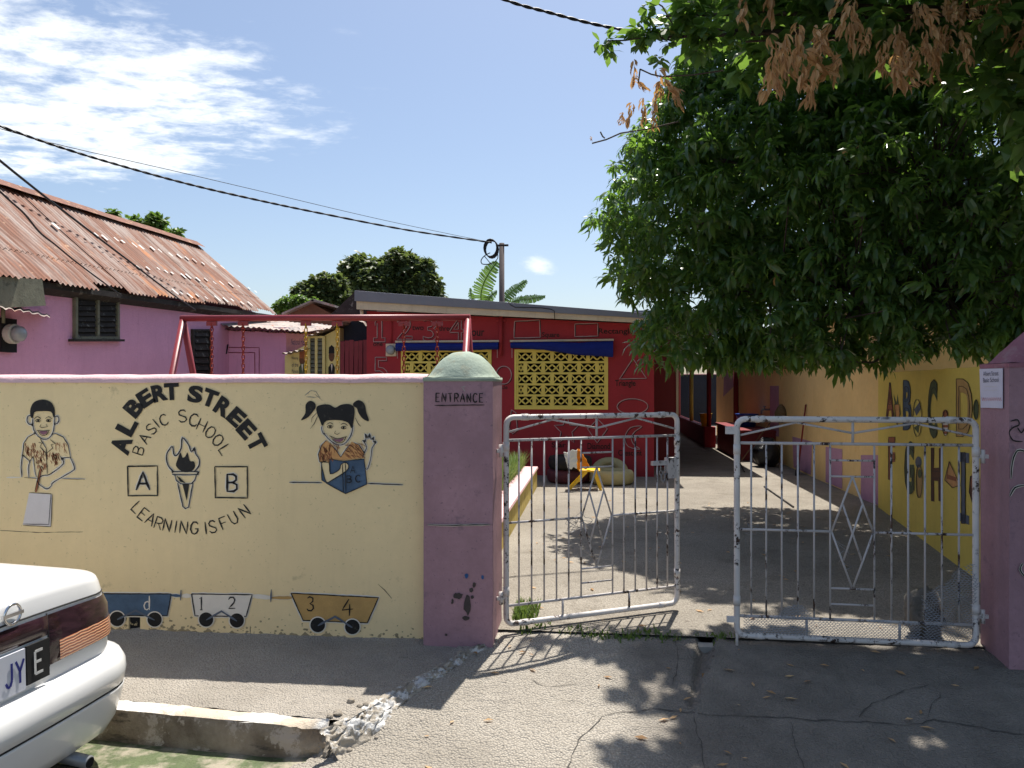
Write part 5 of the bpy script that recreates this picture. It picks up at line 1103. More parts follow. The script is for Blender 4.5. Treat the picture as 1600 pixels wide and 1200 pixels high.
# stone wrapped in wire just inside the closed leaf
rk = onZ(1490, 975, ZY); rk = Vector((1.72, 4.62, ZY))
mb = MB()
def f_rock(u, v):
    a = 2*math.pi*u; b = math.pi*v; d = Vector((math.sin(b)*math.cos(a), math.sin(b)*math.sin(a), math.cos(b))); q = 1+.35*mnoise.noise(d*1.7)+.16*mnoise.noise(d*4.3)+.06*mnoise.noise(d*11)
    return (1.84+.10*q*d.x, 4.60+.09*q*d.y, ZY+.12-.16*q*d.z*.9)
mb.grid(40, 22, f_rock); mb.build('boulder', 'old_stone', label='rough grey stone standing inside the closed gate leaf', cat='boulder', smooth=True)

# ================================================================== PLANTER, CHAIR, TYRES
plw = empty('planter', (-.9, 7.5, ZY), 'low yellow planter wall with pink top inside the gate', 'planter')
MB().hexa([(-1.0,4.75,ZY),(-.82,4.75,ZY),(-.86,10.6,ZY),(-1.02,10.6,ZY)], [(-1.0,4.75,.48),(-.82,4.75,.48),(-.86,10.6,.48),(-1.02,10.6,.48)]).build('wall', 'planter_side', plw)
MB().hexa([(-1.03,4.74,.481),(-.805,4.74,.481),(-.845,10.62,.481),(-1.05,10.62,.481)], [(-1.03,4.74,.505),(-.81,4.74,.505),(-.85,10.62,.505),(-1.05,10.62,.505)]).build('coping', 'pink_cap', plw)
MB().grid(20, 40, lambda u, v: (-2.6+1.58*u, 4.75+5.9*v, .43+.03*nz(u*6, v*18))).build('soil', 'soil', plw, smooth=True)
def grassmesh(N, fn, seed, h0, h1):
    R = np.random.RandomState(seed); V = []; F = []; C = []
    for i in range(N):
        x, y, z = fn(R); h = R.uniform(h0, h1); a = R.uniform(0, 6.28); w = .004+.004*R.rand(); l = h*R.uniform(.15, .7); c, s = math.cos(a), math.sin(a); b = len(V)
        V += [(x-s*w, y+c*w, z), (x+s*w, y-c*w, z), (x+c*l*.4+s*w*.7, y+s*l*.4-c*w*.7, z+h*.6), (x+c*l*.4-s*w*.7, y+s*l*.4+c*w*.7, z+h*.6), (x+c*l, y+s*l, z+h*.95)]; F += [(b, b+1, b+2, b+3), (b+3, b+2, b+4)]; C += [(R.rand(), R.rand())]*5
    mb = MB(); mb.v = V; mb.f = F; return mb, C
def setcol(me, C):
    at = me.color_attributes.new('rnd', 'FLOAT_COLOR', 'POINT'); A = np.ones((len(C), 4), dtype=np.float32); A[:, :2] = np.array(C); at.data.foreach_set('color', A.ravel())
mb, C = grassmesh(15000, lambda R: (-1.05-1.1*R.rand()**1.6, 4.9+5.6*R.rand(), .43), 1, .10, .36); o = mb.build('planter_grass', 'grass', kind='stuff', label='sunlit weedy grass growing in the planter', cat='grass'); setcol(o.data, C)
def gt(R):
    t = R.choice((.12, .33, .42, .5, .58, .66, .9))+.045*R.randn(); x = -.55+1.35*t; y = 4.43+.03*R.randn()+.02*math.sin(t*9); 
    if nz(t*9, 3) < -.05: y += .05
    return (x, y, (drivez(x, y) if y < 4.44 else ZY)-.004)
mb, C = grassmesh(380, gt, 2, .01, .04); o = mb.build('gate_grass', 'grass', kind='stuff', label='short grass tufts in the joint under the gate', cat='grass'); setcol(o.data, C)
mb, C = grassmesh(350, lambda R: (-.52+.14*R.rand()**1.5, 4.60+.35*R.rand(), ZY-.002), 3, .02, .08); o = mb.build('pillar_grass', 'grass', kind='stuff', label='green weeds at the foot of the swung gate leaf', cat='grass'); setcol(o.data, C)

cp = onZ(917, 764, ZY); ch = empty('child_chair', cp, 'small yellow plastic chair with cloths on its back', 'chair')
S = lambda x, y, z: Vector((cp.x+x, cp.y+y, ZY+z))
MB().hexa([S(-.10,-.13,.245),S(.17,-.13,.245),S(.17,.14,.245),S(-.10,.14,.245)], [S(-.11,-.14,.275),S(.18,-.14,.27),S(.18,.15,.27),S(-.11,.15,.275)]).build('seat', 'yellow_plastic', ch, bevel=.01)
for sy in (-.12, .13):
    MB().bar(S(.10,sy,.25), S(.19,sy*1.1,0), .035, .03, up=(0,1,0)).build('leg', 'yellow_plastic', ch); MB().bar(S(.0,sy,.25), S(-.24,sy*1.1,0), .035, .03, up=(0,1,0)).build('leg', 'yellow_plastic', ch)
MB().bar(S(-.1,-.13,.12), S(-.1,.14,.12), .025, .02).build('stretcher', 'yellow_plastic', ch)
MB().hexa([S(-.12,-.13,.27),S(-.085,-.13,.27),S(-.085,.14,.27),S(-.12,.14,.27)], [S(-.24,-.12,.50),S(-.21,-.12,.51),S(-.21,.13,.51),S(-.24,.13,.50)]).build('backrest', 'yellow_plastic', ch, bevel=.008)
def cloth(nm, mt_, lab, pts, sd):
    mb = MB()
    mb.grid(14, 14, lambda u, v: tuple((pts[0].lerp(pts[1], u)).lerp(pts[3].lerp(pts[2], u), v)+Vector((.012*nz(u*6, v*6, sd), .02*nz(u*4, v*5, sd+3), .012*math.sin(u*11+sd)))))
    o = mb.build(nm, mt_, label=lab, cat='cloth', smooth=True); m = o.modifiers.new('solid', 'SOLIDIFY'); m.thickness = .008; return o
cloth('white_towel', 'white_cloth', 'white printed cloth hanging over the chair back', [S(-.31,-.17,.50), S(-.13,-.155,.555), S(-.13,-.165,.31), S(-.25,-.19,.29)], 1)
cloth('orange_towel', 'orange_cloth', 'orange cloth hanging down the seat side of the chair', [S(-.14,-.145,.545), S(-.10,-.10,.54), S(.05,-.12,.30), S(-.12,-.155,.285)], 4)
def tyre(c, R_, r_, h, mt_, lab, tilt=0):
    o = MB(); n = 28; m = 12; c = Vector(c); b = 0
    for i in range(n):
        a = 2*math.pi*i/n
        for j in range(m):
            q = 2*math.pi*j/m; cr = math.copysign(abs(math.cos(q))**.6, math.cos(q)); sr = math.copysign(abs(math.sin(q))**.7, math.sin(q)); rr = R_+r_*cr; p = Vector((rr*math.cos(a), rr*math.sin(a), h/2+h/2*sr))
            p = Matrix.Rotation(tilt, 3, 'X') @ p; o.v.append(tuple(c+p))
    for i in range(n):
        for j in range(m): o.f.append((i*m+j, i*m+(j+1) % m, ((i+1) % n)*m+(j+1) % m, ((i+1) % n)*m+j))
    return o.build('painted_tyre', mt_, smooth=True, label=lab, cat='tyre', group='painted tyres by the school wall')
ty = onZ(955, 750, ZY); tyre((ty.x, 11.15, ZY), .235, .085, .2, 'tyre_cream', 'cream painted tyre lying at the foot of the red wall')
tyre((ty.x-.62, 11.25, ZY), .235, .085, .2, 'tyre_maroon', 'maroon painted tyre lying beside the cream one, under another'); tyre((ty.x-.60, 11.22, ZY+.2), .235, .085, .19, 'rubber', 'unpainted dark tyre stacked on the maroon one')
tyre((ty.x-.02, 11.72, ZY+.02), .21, .07, .18, 'tyre_cream', 'second cream tyre leaning on the wall behind the first', tilt=math.radians(40))

# ================================================================== SWING FRAME
YS = 7.0
sw = empty('swing_frame', onY(510, 700, YS), 'dark red pipe swing frame with hanging chains behind the wall', 'swing')
ba, bb = onY(286, 497.5, YS), onY(731, 496, YS)
MB().tube([ba-Vector((.02,0,0)), bb+Vector((.02,0,0))], .030, 12).build('top_bar', 'red_pipe', sw, smooth=True)
for e_ in (ba, bb):
    for dy in (-.72, .72): MB().tube([e_-Vector((0,0,.01)), Vector((e_.x, e_.y+dy, ZY))], .030, 10).build('leg', 'red_pipe', sw, smooth=True)
zs_ = ZY+.42
for k, px in enumerate((331, 380, 478, 527, 631, 683)):
    t = onY(px, 500, YS); mb = MB(); chainlinks(mb, (t.x, YS, t.z-.03), (t.x, YS, zs_), .055, .0055, .028); mb.build('chain', 'chain_yellow' if k in (2, 3) else 'chain_red', sw)
    MB().box(t.x-.05, t.x+.05, YS-.012, YS+.012, t.z-.055, t.z-.015).build('chain_bracket', 'red_pipe', sw)
    if k % 2 == 1: t0 = onY((331, 380, 478, 527, 631, 683)[k-1], 500, YS); MB().box(t0.x-.03, t.x+.03, YS-.08, YS+.08, zs_-.03, zs_).build('swing_seat', 'rubber', sw)

# ================================================================== POLE, CABLES
pp = onY(784, 380, 17.6); pole = empty('service_pole', (pp.x, 17.6, ZY), 'slim weathered service pole with coiled cable behind the school roof', 'pole')
MB().tube([(pp.x, 17.6, ZY), (pp.x, 17.6, pp.z)], [.075, .06], 10).build('shaft', 'pole', pole, smooth=True)
MB().bar((pp.x-.12, 17.55, pp.z-.06), (pp.x+.16, 17.55, pp.z-.06), .05, .04).build('crossbar', 'wood_dark', pole)
cc_ = onY(766, 387, 17.55); mb = MB()
for k in range(4): mb.tube([cc_+Vector((.15*math.cos(a)+.01*k, .03*k, .2*math.sin(a)-.01*k)) for a in [2*math.pi*i/16 for i in range(16)]], .014, 5, closed=True)
mb.build('cable_coil', 'cable', pole, smooth=True)
mb = MB(); mb.tube([onY(x, y, 17.5) for x, y in smooth([(766,395),(758,399),(752,406),(753,412),(760,413),(768,412)])], .012, 5); mb.tube([onY(x, y, 17.5) for x, y in smooth([(776,388),(778,400),(776,406),(768,412),(761,405),(757,400)])], .010, 5); mb.build('loose_wire', 'cable', pole, smooth=True)
def cable(pts, r, lab, twist=False, step=10):
    C = [onY(x, y, Y) for x, y, Y in pts]; S_ = []
    for i in range(len(C)-1):
        g = lambda j: C[max(0, min(len(C)-1, j))]; p0, p1, p2, p3 = g(i-1), g(i), g(i+1), g(i+2)
        for t in range(step): u = t/step; S_.append(.5*((2*p1)+(p2-p0)*u+(2*p0-5*p1+4*p2-p3)*u*u+(3*p1-p0-3*p2+p3)*u**3))
    S_.append(C[-1]); mb = MB()
    if twist:
        for ph in (0, math.pi): mb.tube([p+Vector((0, .45*r*math.cos(i*.55+ph), .45*r*math.sin(i*.55+ph))) for i, p in enumerate(S_)], r*.62, 6)
    else: mb.tube(S_, r, 6)
    return mb.build('overhead_cable', 'cable', label=lab, cat='cable', smooth=True, group='overhead cables')
cable([(-260,100,8),(-120,152,8.6),(0,197,9.2),(100,232,9.9),(200,262,10.7),(300,289,11.6),(400,312,12.6),(500,333,13.8),(640,360,15.6),(768,379,17.5)], .02, 'thick twisted service cable crossing the sky to the pole', True, 34)
cable([(-200,140,8),(0,201,9.2),(100,228,9.9),(250,262,11.0),(400,297,12.5),(600,344,15),(768,379,17.55)], .005, 'thin wire running just above the thick service cable')
cable([(-60,200,4.6),(0,251,5.0),(70,307,5.6),(140,361,6.4),(215,418,7.6),(270,460,9.0),(305,484,10.5)], .010, 'black cable slanting down across the rusty roof')
cable([(-80,215,4.6),(0,299,5.0),(37,333,5.3),(62,363,5.6),(87,383,5.9),(120,410,6.4),(160,440,7.0),(190,462,7.4)], .008, 'sagging wire across the left end of the rusty roof')
cable([(700,-40,7.2),(790,0,7.4),(860,20,7.6),(930,38,7.8),(1010,54,8.0),(1090,72,8.2),(1180,90,8.4)], .017, 'black cable entering the mango tree from above', True, 22)

# ================================================================== WHITE SEDAN AT THE KERB
CO_ = Vector((-2.05, 2.47, 0)); cf = Vector((-.9968, .08, 0)); cl = Vector((.08, .9968, 0))
CW, CL, RC = .735, 4.0, .20
def cpt(u, v, z): return CO_+cf*u+cl*v+Vector((0, 0, z))
def outline(ir, isd, ifr, nr=12, nc=7, ns=14):
    """closed plan outline (u forward, v to the kerb), counter from rear centre to kerb side to front and back"""
    W_ = CW-isd; rc = min(RC, W_*.8); half = []
    for k in range(nr+1): v = (W_-rc)*k/nr; half.append((ir+.035*(v/CW)**2, v))
    u0 = ir+.035*((W_-rc)/CW)**2
    for k in range(1, nc+1): a = math.pi/2*k/nc; half.append((u0+rc*(1-math.cos(a)), W_-rc+rc*math.sin(a)))
    u1 = CL-ifr-.35
    for k in range(1, ns+1): half.append((u0+rc+(u1-u0-rc)*k/ns, W_))
    for k in range(1, nc+1): a = math.pi/2*k/nc; half.append((u1+.35*math.sin(a), W_-.35+.35*math.cos(a) if W_ > .4 else W_*math.cos(a)))
    for k in range(1, 5): half.append((CL-ifr, max(0, (W_-.35))*(1-k/4)))
    return half+[(u, -v) for u, v in reversed(half[1:-1])]
SL = [(.16,.15,.09,.12),(.22,.10,.04,.08),(.34,.085,.01,.06),(.52,.08,.0,.06),(.60,.08,.004,.07),(.70,.086,.016,.1),(.76,.094,.028,.16),(.792,.100,.036,.3),(.81,.106,.044,.4),(.819,.116,.056,.5),(.824,.135,.08,.7),(.829,.20,.14,.8),(.838,.36,.30,1.0),(.846,.5,.5,1.2)]
def slz(z, v, ir): return z+.05*(1-(v/CW)**2)*max(0, min(1, (z-.62)/.22))
car = empty('white_sedan', tuple(cpt(2, 0, 0)), 'white sedan parked at the kerb, rear corner with smoked tail lamp', 'car')
mb = MB(); O = [outline(i, s, f) for z, i, s, f in SL]; nO = len(O[0])
for (z, i, s, f), o in zip(SL, O):
    for u, v in o: mb.v.append(tuple(cpt(u, v, slz(z, v, i)+(.02*max(0, min(1, (u-.2)/1.0)) if z > .8 else 0)-(.10*max(0, (u-2.9)/1.0) if z > .8 else 0))))
for k in range(len(SL)-1):
    for j in range(nO): mb.f.append((k*nO+j, k*nO+(j+1) % nO, (k+1)*nO+(j+1) % nO, (k+1)*nO+j))
mb.f.append(tuple(reversed(range(nO)))); mb.f.append(tuple((len(SL)-1)*nO+j for j in range(nO))); mb.build('body', 'car_white', car, smooth=True)
def prof(z):
    for a, b in zip(SL, SL[1:]):
        if a[0] <= z <= b[0]: t = (z-a[0])/(b[0]-a[0]); return [a[i]+(b[i]-a[i])*t for i in range(1, 4)]
    return SL[0][1:]
def skin(s, z, off=.006):
    """point on the rear skin: s metres along the outline from the rear centre towards the kerb side"""
    ir, isd, ifr = prof(z); o = outline(ir, isd, ifr); sg = 1 if s >= 0 else -1; s = abs(s); P_ = [Vector((u, v)) for u, v in o[:36]]; i = 0
    while i < 34 and s > (P_[i+1]-P_[i]).length: s -= (P_[i+1]-P_[i]).length; i += 1
    d = (P_[i+1]-P_[i]).normalized(); p = P_[i]+d*s; n = Vector((-d.y, d.x)); p = p+n*off
    return cpt(p.x, p.y*sg, slz(z, p.y, ir))
def decal(s0, s1, z0, z1, off, nm, mt_, parent=car, ns=24, nz_=4, thick=True, zf=None, ef=.3):
    mb = MB(); mb.grid(ns, nz_, lambda a, b: tuple(skin(s0+(s1-s0)*a, (z0+(z1-z0)*b) if zf is None else zf(a, b), off*(1 if 0 < a < 1 and 0 < b < 1 else ef)))); return mb.build(nm, mt_, parent, smooth=True)
tl = decal(.27, 1.0, .565, .735, .014, 'tail_lamp', 'lamp_dark'); decal(.31, .66, .572, .645, .0165, 'indicator_lens', 'lamp_amber', tl, ef=.93); decal(.672, .985, .572, .645, .0165, 'indicator_lens', 'lamp_amber', tl, ef=.93)
decal(-.27, .27, .672, .735, .012, 'garnish', 'lamp_dark'); tl2 = decal(-.27, -1.0, .565, .735, .014, 'tail_lamp', 'lamp_dark'); decal(-.31, -.985, .575, .638, .018, 'indicator_lens', 'lamp_amber', tl2)
for a in ([(.268+.0*t, .56+.18*t/8) for t in range(9)], [(-1.0+2.0*t/40, .748) for t in range(41)], [(.99, .748+.06*t/6) for t in range(7)]):
    MB().tube([skin(s, z, .002) for s, z in a], .0035, 5).build('panel_gap', 'seam', car, smooth=True)
mb = MB()                                                           # bumper swept round the rear
BP = [(-.05,.15),(-.02,.155),(.0,.165),(.035,.22),(.055,.29),(.066,.345),(.067,.352),(.058,.356),(.058,.362),(.068,.366),(.074,.41),(.070,.45),(.050,.485),(.015,.502),(-.03,.508)]
base = [Vector(p) for p in outline(.08, .0, .06)]; k0 = 27; idx = list(range(-k0, k0+1)); npb = len(BP)
for i in idx:
    p = base[i % nO]; d = (base[(i+1) % nO]-base[(i-1) % nO]).normalized(); n = Vector((-d.y, d.x))
    if n.dot(p-Vector((2, 0))) < 0: n = -n
    fade = 1 if abs(i) < k0-2 else .35
    for o_, z in BP: q = p+n*(o_*fade); mb.v.append(tuple(cpt(q.x, q.y, z)))
for a in range(len(idx)-1):
    for b in range(npb-1): mb.f.append((a*npb+b, (a+1)*npb+b, (a+1)*npb+b+1, a*npb+b+1))
bump = mb.build('bumper', 'car_white', car, smooth=True)
for oz in ((.0675,.359),):
    pth = []
    for i in idx[3:-3]:
        p = base[i % nO]; d = (base[(i+1) % nO]-base[(i-1) % nO]).normalized(); n = Vector((-d.y, d.x)); n = n if n.dot(p-Vector((2, 0))) > 0 else -n; q = p+n*.062; pth.append(cpt(q.x, q.y, .359))
    MB().tube(pth, .004, 5).build('bumper_groove', 'seam', bump, smooth=True)
def platebox(s0, s1, z0, z1, off, nm, mt_, parent):
    q = [skin(s0, z0, off), skin(s1, z0, off), skin(s1, z1, off), skin(s0, z1, off)]; n = (q[1]-q[0]).cross(q[3]-q[0]).normalized(); n = n if n.dot(Vector((1,0,0))) > 0 else -n
    return MB().slab(q, n, .008).build(nm, mt_, parent), q, n
pb_, q, n = platebox(-.20, .135, .525, .665, .012, 'number_plate', 'plate', car)
CPl = Canvas(tuple(q[0]+n*.0085), tuple(n), pb_)
def onplate(ch, q, n, s, w, h, mat_, parent, pen=.006):
    Q = lambda u, v: q[0].lerp(q[1], u).lerp(q[3].lerp(q[2], u), v)+n*.0105
    mb = MB()
    for st in SF[ch]:
        pts = [Q(s+(x-.5)*w, .5-(y-.5)*h) for x, y in st]
        for a, b in zip(pts, pts[1:]): mb.bar(a, b, pen, .001, up=n)
    return mb.build('plate_letter', mat_, parent)
for ch_, s in (('7', .58), ('J', .78), ('Y', .92)): onplate(ch_, q, n, s, .11, .55, 'plate_blue', pb_, .009)
be_, q, n = platebox(.142, .25, .535, .668, .012, 'letter_plate', 'rubber', car); onplate('E', q, n, .5, .42, .6, 'white_paint', be_, .010)
ec = skin(.10, .775, .012); en = (skin(.10, .775, .05)-ec).normalized(); ex = en.cross(Vector((0,0,1))).normalized(); ey = ex.cross(en)
em_ = MB().tube([ec+ex*.036*math.cos(a)+ey*.036*math.sin(a) for a in [2*math.pi*i/24 for i in range(24)]], .006, 6, closed=True).build('emblem', 'chrome', car, smooth=True)
MB().bar(ec-ex*.046, ec+ex*.046, .013, .012, up=en).build('emblem_bar', 'chrome', em_)
MB().tube([cpt(.35, .43, .15), cpt(.04, .43, .115)], .026, 12).build('exhaust_pipe', 'metal_grey', car, smooth=True)
MB().tube([cpt(.05, .43, .116), cpt(.036, .43, .1145)], .021, 12).build('exhaust_bore', 'dark', car)
# cabin, wheels, under-floor
def ring(z, ur, uf, w, nn=6):
    pts = []
    for sg in (1, -1):
        vs_ = [w*k/nn for k in range(nn+1)]
    return [(ur+.06*(v/w)**2, v) for v in [w*(k/nn*2-1) for k in range(nn+1)]]+[(uf-.12*(v/w)**2, v) for v in [w*(1-k/nn*2) for k in range(nn+1)]]
GL = [(.93,.86,3.05,.66),(1.0,1.0,2.85,.645),(1.22,1.45,2.35,.56)]; mb = MB(); rr_ = [ring(*g) for g in GL]; nn = len(rr_[0])
for g, r_ in zip(GL, rr_):
    for u, v in r_: mb.v.append(tuple(cpt(u, v, g[0])))
for k in range(2):
    for j in range(nn): mb.f.append((k*nn+j, k*nn+(j+1) % nn, (k+1)*nn+(j+1) % nn, (k+1)*nn+j))
mb.build('window_glass', 'dark_glass', car, smooth=True)
mb = MB(); R_ = [ring(0, 1.43, 2.37, .57), ring(0, 1.55, 2.25, .48)]
for z, r_ in ((1.215, R_[0]), (1.25, R_[0]), (1.275, R_[1])):
    for u, v in r_: mb.v.append(tuple(cpt(u, v, z)))
for k in range(2):
    for j in range(nn): mb.f.append((k*nn+j, k*nn+(j+1) % nn, (k+1)*nn+(j+1) % nn, (k+1)*nn+j))
mb.f.append(tuple(2*nn+j for j in range(nn))); mb.build('roof', 'car_white', car, smooth=True)
for u0, z0, u1, z1 in ((.84,.92,1.46,1.22), (3.05,.92,2.34,1.22), (2.0,.92,1.98,1.22)):
    for sg in (1, -1): MB().bar(cpt(u0, sg*.655, z0), cpt(u1, sg*.565, z1), .06, .03, up=cl).build('roof_pillar', 'car_white', car)
for u in (.82, 3.2):
    for sg in (1, -1):
        c = cpt(u, sg*(CW-.095), .27); w_ = MB(); m_ = 22
        for o_, r_ in ((-.085,.16),(-.085,.25),(-.06,.27),(.06,.27),(.085,.25),(.085,.16)):
            for j in range(m_): a = 2*math.pi*j/m_; w_.v.append(tuple(c+cl*o_+cf*(r_*math.cos(a))+Vector((0,0,r_*math.sin(a)))))
        for i in range(5):
            for j in range(m_): w_.f.append((i*m_+j, i*m_+(j+1) % m_, (i+1)*m_+(j+1) % m_, (i+1)*m_+j))
        wh = w_.build('wheel', 'rubber', car, smooth=True); MB().tube([c+cl*(-.07), c+cl*(.07)], .165, 20).build('rim', 'metal_grey', wh)

# ================================================================== TREES
def rosette(seed, n, ln, wd, up0, up1, droop, fold=.18, wprof=(.85, 1.0), stem=.05):
    """a spray of n leaves; returns verts, faces, per-vertex random pair"""
    R = np.random.RandomState(seed); V = []; F = []; C = []
    for i in range(n):
        a = 2*math.pi*(i*.382+R.rand()*.12); e = R.uniform(up0, up1); L = ln*R.uniform(.7, 1.15); w = wd*R.uniform(.8, 1.15)*.5; dr = droop*R.uniform(.6, 1.4)
        d = np.array((math.cos(a), math.sin(a), 0)); s = np.array((-math.sin(a), math.cos(a), 0)); z = np.array((0, 0, 1.0))
        p = d*.006+z*R.uniform(-stem, stem); pts = [p]; ang = e
        for k in range(3): ang2 = ang-dr*(k+.5)/3; p = p+(d*math.cos(ang2)+z*math.sin(ang2))*L*(.28, .37, .35)[k]; pts.append(p); 
        tw = R.uniform(-.5, .5); b = len(V); V.append(pts[0])
        for k in (1, 2):
            up = z*math.cos(ang)-d*math.sin(ang); sd = s*math.cos(tw)+up*math.sin(tw); ww = w*wprof[k-1]
            V += [pts[k]+sd*ww+up*ww*fold, pts[k], pts[k]-sd*ww+up*ww*fold]
        V.append(pts[3]); F += [(b, b+1, b+2), (b, b+2, b+3), (b+1, b+4, b+5, b+2), (b+2, b+5, b+6, b+3), (b+4, b+7, b+5), (b+5, b+7, b+6)]
        C += [(R.rand(), R.rand())]*8
    return np.array(V), F, np.array(C)
def rotm(R, tilt):
    a = R.uniform(0, 2*math.pi); t = abs(R.normal(0, tilt)); b = R.uniform(0, 2*math.pi)
    return np.array(Matrix.Rotation(b, 3, 'Z') @ Matrix.Rotation(t, 3, 'X') @ Matrix.Rotation(a, 3, 'Z'))
def bigmesh(name, mat, items, variants, parent, kind='stuff'):
    Vs = []; Cs = []; LT = []; loops = []; off = 0
    FV = []
    for V, F, C in variants:
        FV.append((np.concatenate([np.array(f) for f in F]), np.array([len(f) for f in F])))
    for vi, p, Rm, sc in items:
        V, F, C = variants[vi]; Vs.append((V*sc) @ Rm.T+p); Cs.append(C); loops.append(FV[vi][0]+off); LT.append(FV[vi][1]); off += len(V)
    V = np.concatenate(Vs)*K-np.array(WORLD[parent.name]); C = np.concatenate(Cs); lp = np.concatenate(loops); lt = np.concatenate(LT); ls = np.concatenate([[0], np.cumsum(lt)[:-1]])
    me = bpy.data.meshes.new(name); me.vertices.add(len(V)); me.vertices.foreach_set('co', V.astype(np.float32).ravel()); me.loops.add(len(lp)); me.loops.foreach_set('vertex_index', lp.astype(np.int32))
    me.polygons.add(len(lt)); me.polygons.foreach_set('loop_start', ls.astype(np.int32)); me.polygons.foreach_set('loop_total', lt.astype(np.int32)); me.update(calc_edges=True); setcol(me, C); me.materials.append(MT[mat])
    o = bpy.data.objects.new(name, me); col.objects.link(o); o.parent = parent; WORLD[o.name] = WORLD[parent.name]
    if kind: o['kind'] = kind
    return o
def sprays(name, mat, items, variants, parent):
    ms = []
    for V, F, C in variants:
        me = bpy.data.meshes.new(name); me.from_pydata((V*K).tolist(), [], F); setcol(me, C); me.materials.append(MT[mat]); ms.append(me)
    for vi, p, Rm, sc in items:
        o = bpy.data.objects.new(name, ms[vi]); col.objects.link(o); o.parent = parent
        M4 = Matrix(Rm.tolist()).to_4x4() @ Matrix.Scale(sc, 4); M4.translation = Vector(p.tolist())*K-WORLD[parent.name]; o.matrix_local = M4
def crown(lobes, N, seed, nvar, tilt, keep_in=.3, shell=.6, smin=.8, smax=1.2, reject=None):
    R = np.random.RandomState(seed); cs = np.array([l[0] for l in lobes]); rs = np.array([l[1] for l in lobes]); w = rs**2; w = w/w.sum(); out = []
    while len(out) < N:
        i = R.choice(len(rs), p=w); d = R.normal(size=3); d /= np.linalg.norm(d); q = shell+(1-shell)*R.rand()**.45; r = rs[i]*q*(1+.16*nz(d[0]*2.2+i*3, d[1]*2.2, d[2]*2.2)); p = cs[i]+d*r*np.array((1, 1, .92))
        dd = np.linalg.norm(p-cs, axis=1)/rs; dd[i] = 9
        if dd.min() < .62 and R.rand() > keep_in: continue
        if reject is not None and reject(p): continue
        out.append((R.randint(nvar), p, rotm(R, tilt), R.uniform(smin, smax)))
    return out
def W3(px, py, Y): return np.array(onY(px, py, Y))
def project(p):
    xc = p[0]*CS+p[1]*SN; zc = -p[0]*SN+p[1]*CS; return 800+1200*xc/zc, 600-1200*(p[2]-CAMH)/zc
def limb(root, name, a, b, r0, r1, sag, seed):
    a = Vector(a); b = Vector(b); R = random.Random(seed); n = 7; pts = []
    for i in range(n): t = i/(n-1); pts.append(a.lerp(b, t)+Vector((R.uniform(-.06, .06), R.uniform(-.06, .06), sag*math.sin(math.pi*t)))*(1 if 0 < i < n-1 else 0))
    return MB().tube(pts, [r0+(r1-r0)*i/(n-1) for i in range(n)], 7).build(name, 'bark', root, smooth=True)
# ---- mango tree hanging over the yard
mango = empty('mango_tree', (3.95, 7.6, ZY), 'large dark mango tree overhanging the yard and the lettered wall', 'tree')
ML = [((1062,345,8.3),1.0),((1100,240,8.3),.88),((1108,465,8.2),.92),((1200,300,8.0),1.2),((1228,455,7.7),.82),((1345,340,7.6),1.25),((1335,475,7.3),.74),((1460,300,7.2),1.25),((1470,455,7.0),.78),((1560,380,7.0),1.05),((1175,150,8.4),.92),((1300,150,8.0),1.2),((1450,120,7.8),1.2),((1600,200,7.4),1.2),
      ((1230,0,8.5),1.2),((1400,-40,8.3),1.3),((1600,-20,8.0),1.3),((1650,430,7.0),1.0),((1210,340,9.4),1.1),((1350,300,9.4),1.2),((1480,250,9.0),1.2),((1090,330,9.2),.85),((1170,540,8.0),.36),((1290,545,7.8),.36),((1050,530,8.0),.40),((1400,545,7.3),.28)]
lob = [(W3(*c), r) for c, r in ML]
def rej(p):
    x, y = project(p)
    if p[2] < 1.85+.15*nz(p[0]*2, p[1]*2): return True
    if y > 580+34*nz(x*.025, 1) and x < 1400: return True
    if p[0] > WX(p[1])-.2 and p[2] < 1.95: return True
    lim = 918 if 300 < y < 400 else (940 if 200 <= y <= 300 else (958 if y < 200 else 945+(y-400)*.36))
    return x < lim+8+44*nz(y*.022, p[1]*.8)
mv = [rosette(s, 12, (.15, .185, .16, .13, .17, .15, .12)[s], (.036, .04, .034, .032, .038, .034, .03)[s], -.7, .85, 1.5) for s in range(7)]
its = crown(lob, 8600, 5, 7, .55, .2, .5, .65, 1.3, rej)
camp = np.array((0, 0, CAMH)); dist = np.array([np.linalg.norm(i[1]-camp) for i in its])
vis = np.array([0 < project(i[1])[0] < 1600 and 0 < project(i[1])[1] < 620 for i in its]); order = np.argsort(np.where(vis, dist, 99)); near = set(order[:300].tolist())
tr = [Vector((3.95,7.6,ZY-.1)), Vector((3.92,7.62,.9)), Vector((3.85,7.6,1.7)), Vector((3.7,7.65,2.4))]
MB().tube(tr, [.26,.2,.18,.17], 12).build('trunk', 'bark', mango, smooth=True)
for k, (c, r) in enumerate(lob[:18]): limb(mango, 'branch', (3.7, 7.65, 2.3+.06*(k % 4)), tuple(c), .085, .02, .12, k)
R = np.random.RandomState(8)
mbt = MB()
for k in order[:300:2]:
    p = its[int(k)][1]; i = int(np.argmin(np.linalg.norm(np.array([l[0] for l in lob])-p, axis=1))); c = lob[i][0]; m = p*.45+c*.55+R.normal(0, .05, 3); mbt.tube([Vector(c), Vector(m), Vector(p)], [.012, .009, .005], 4, cap=False)
mbt.build('twigs', 'bark', mango, kind='stuff')
bigmesh('foliage', 'mango', [t for i, t in enumerate(its) if i not in near], mv, mango)
sprays('leaf_spray', 'mango', [its[i] for i in sorted(near)], mv, mango)
mb = MB(); R2 = random.Random(3)
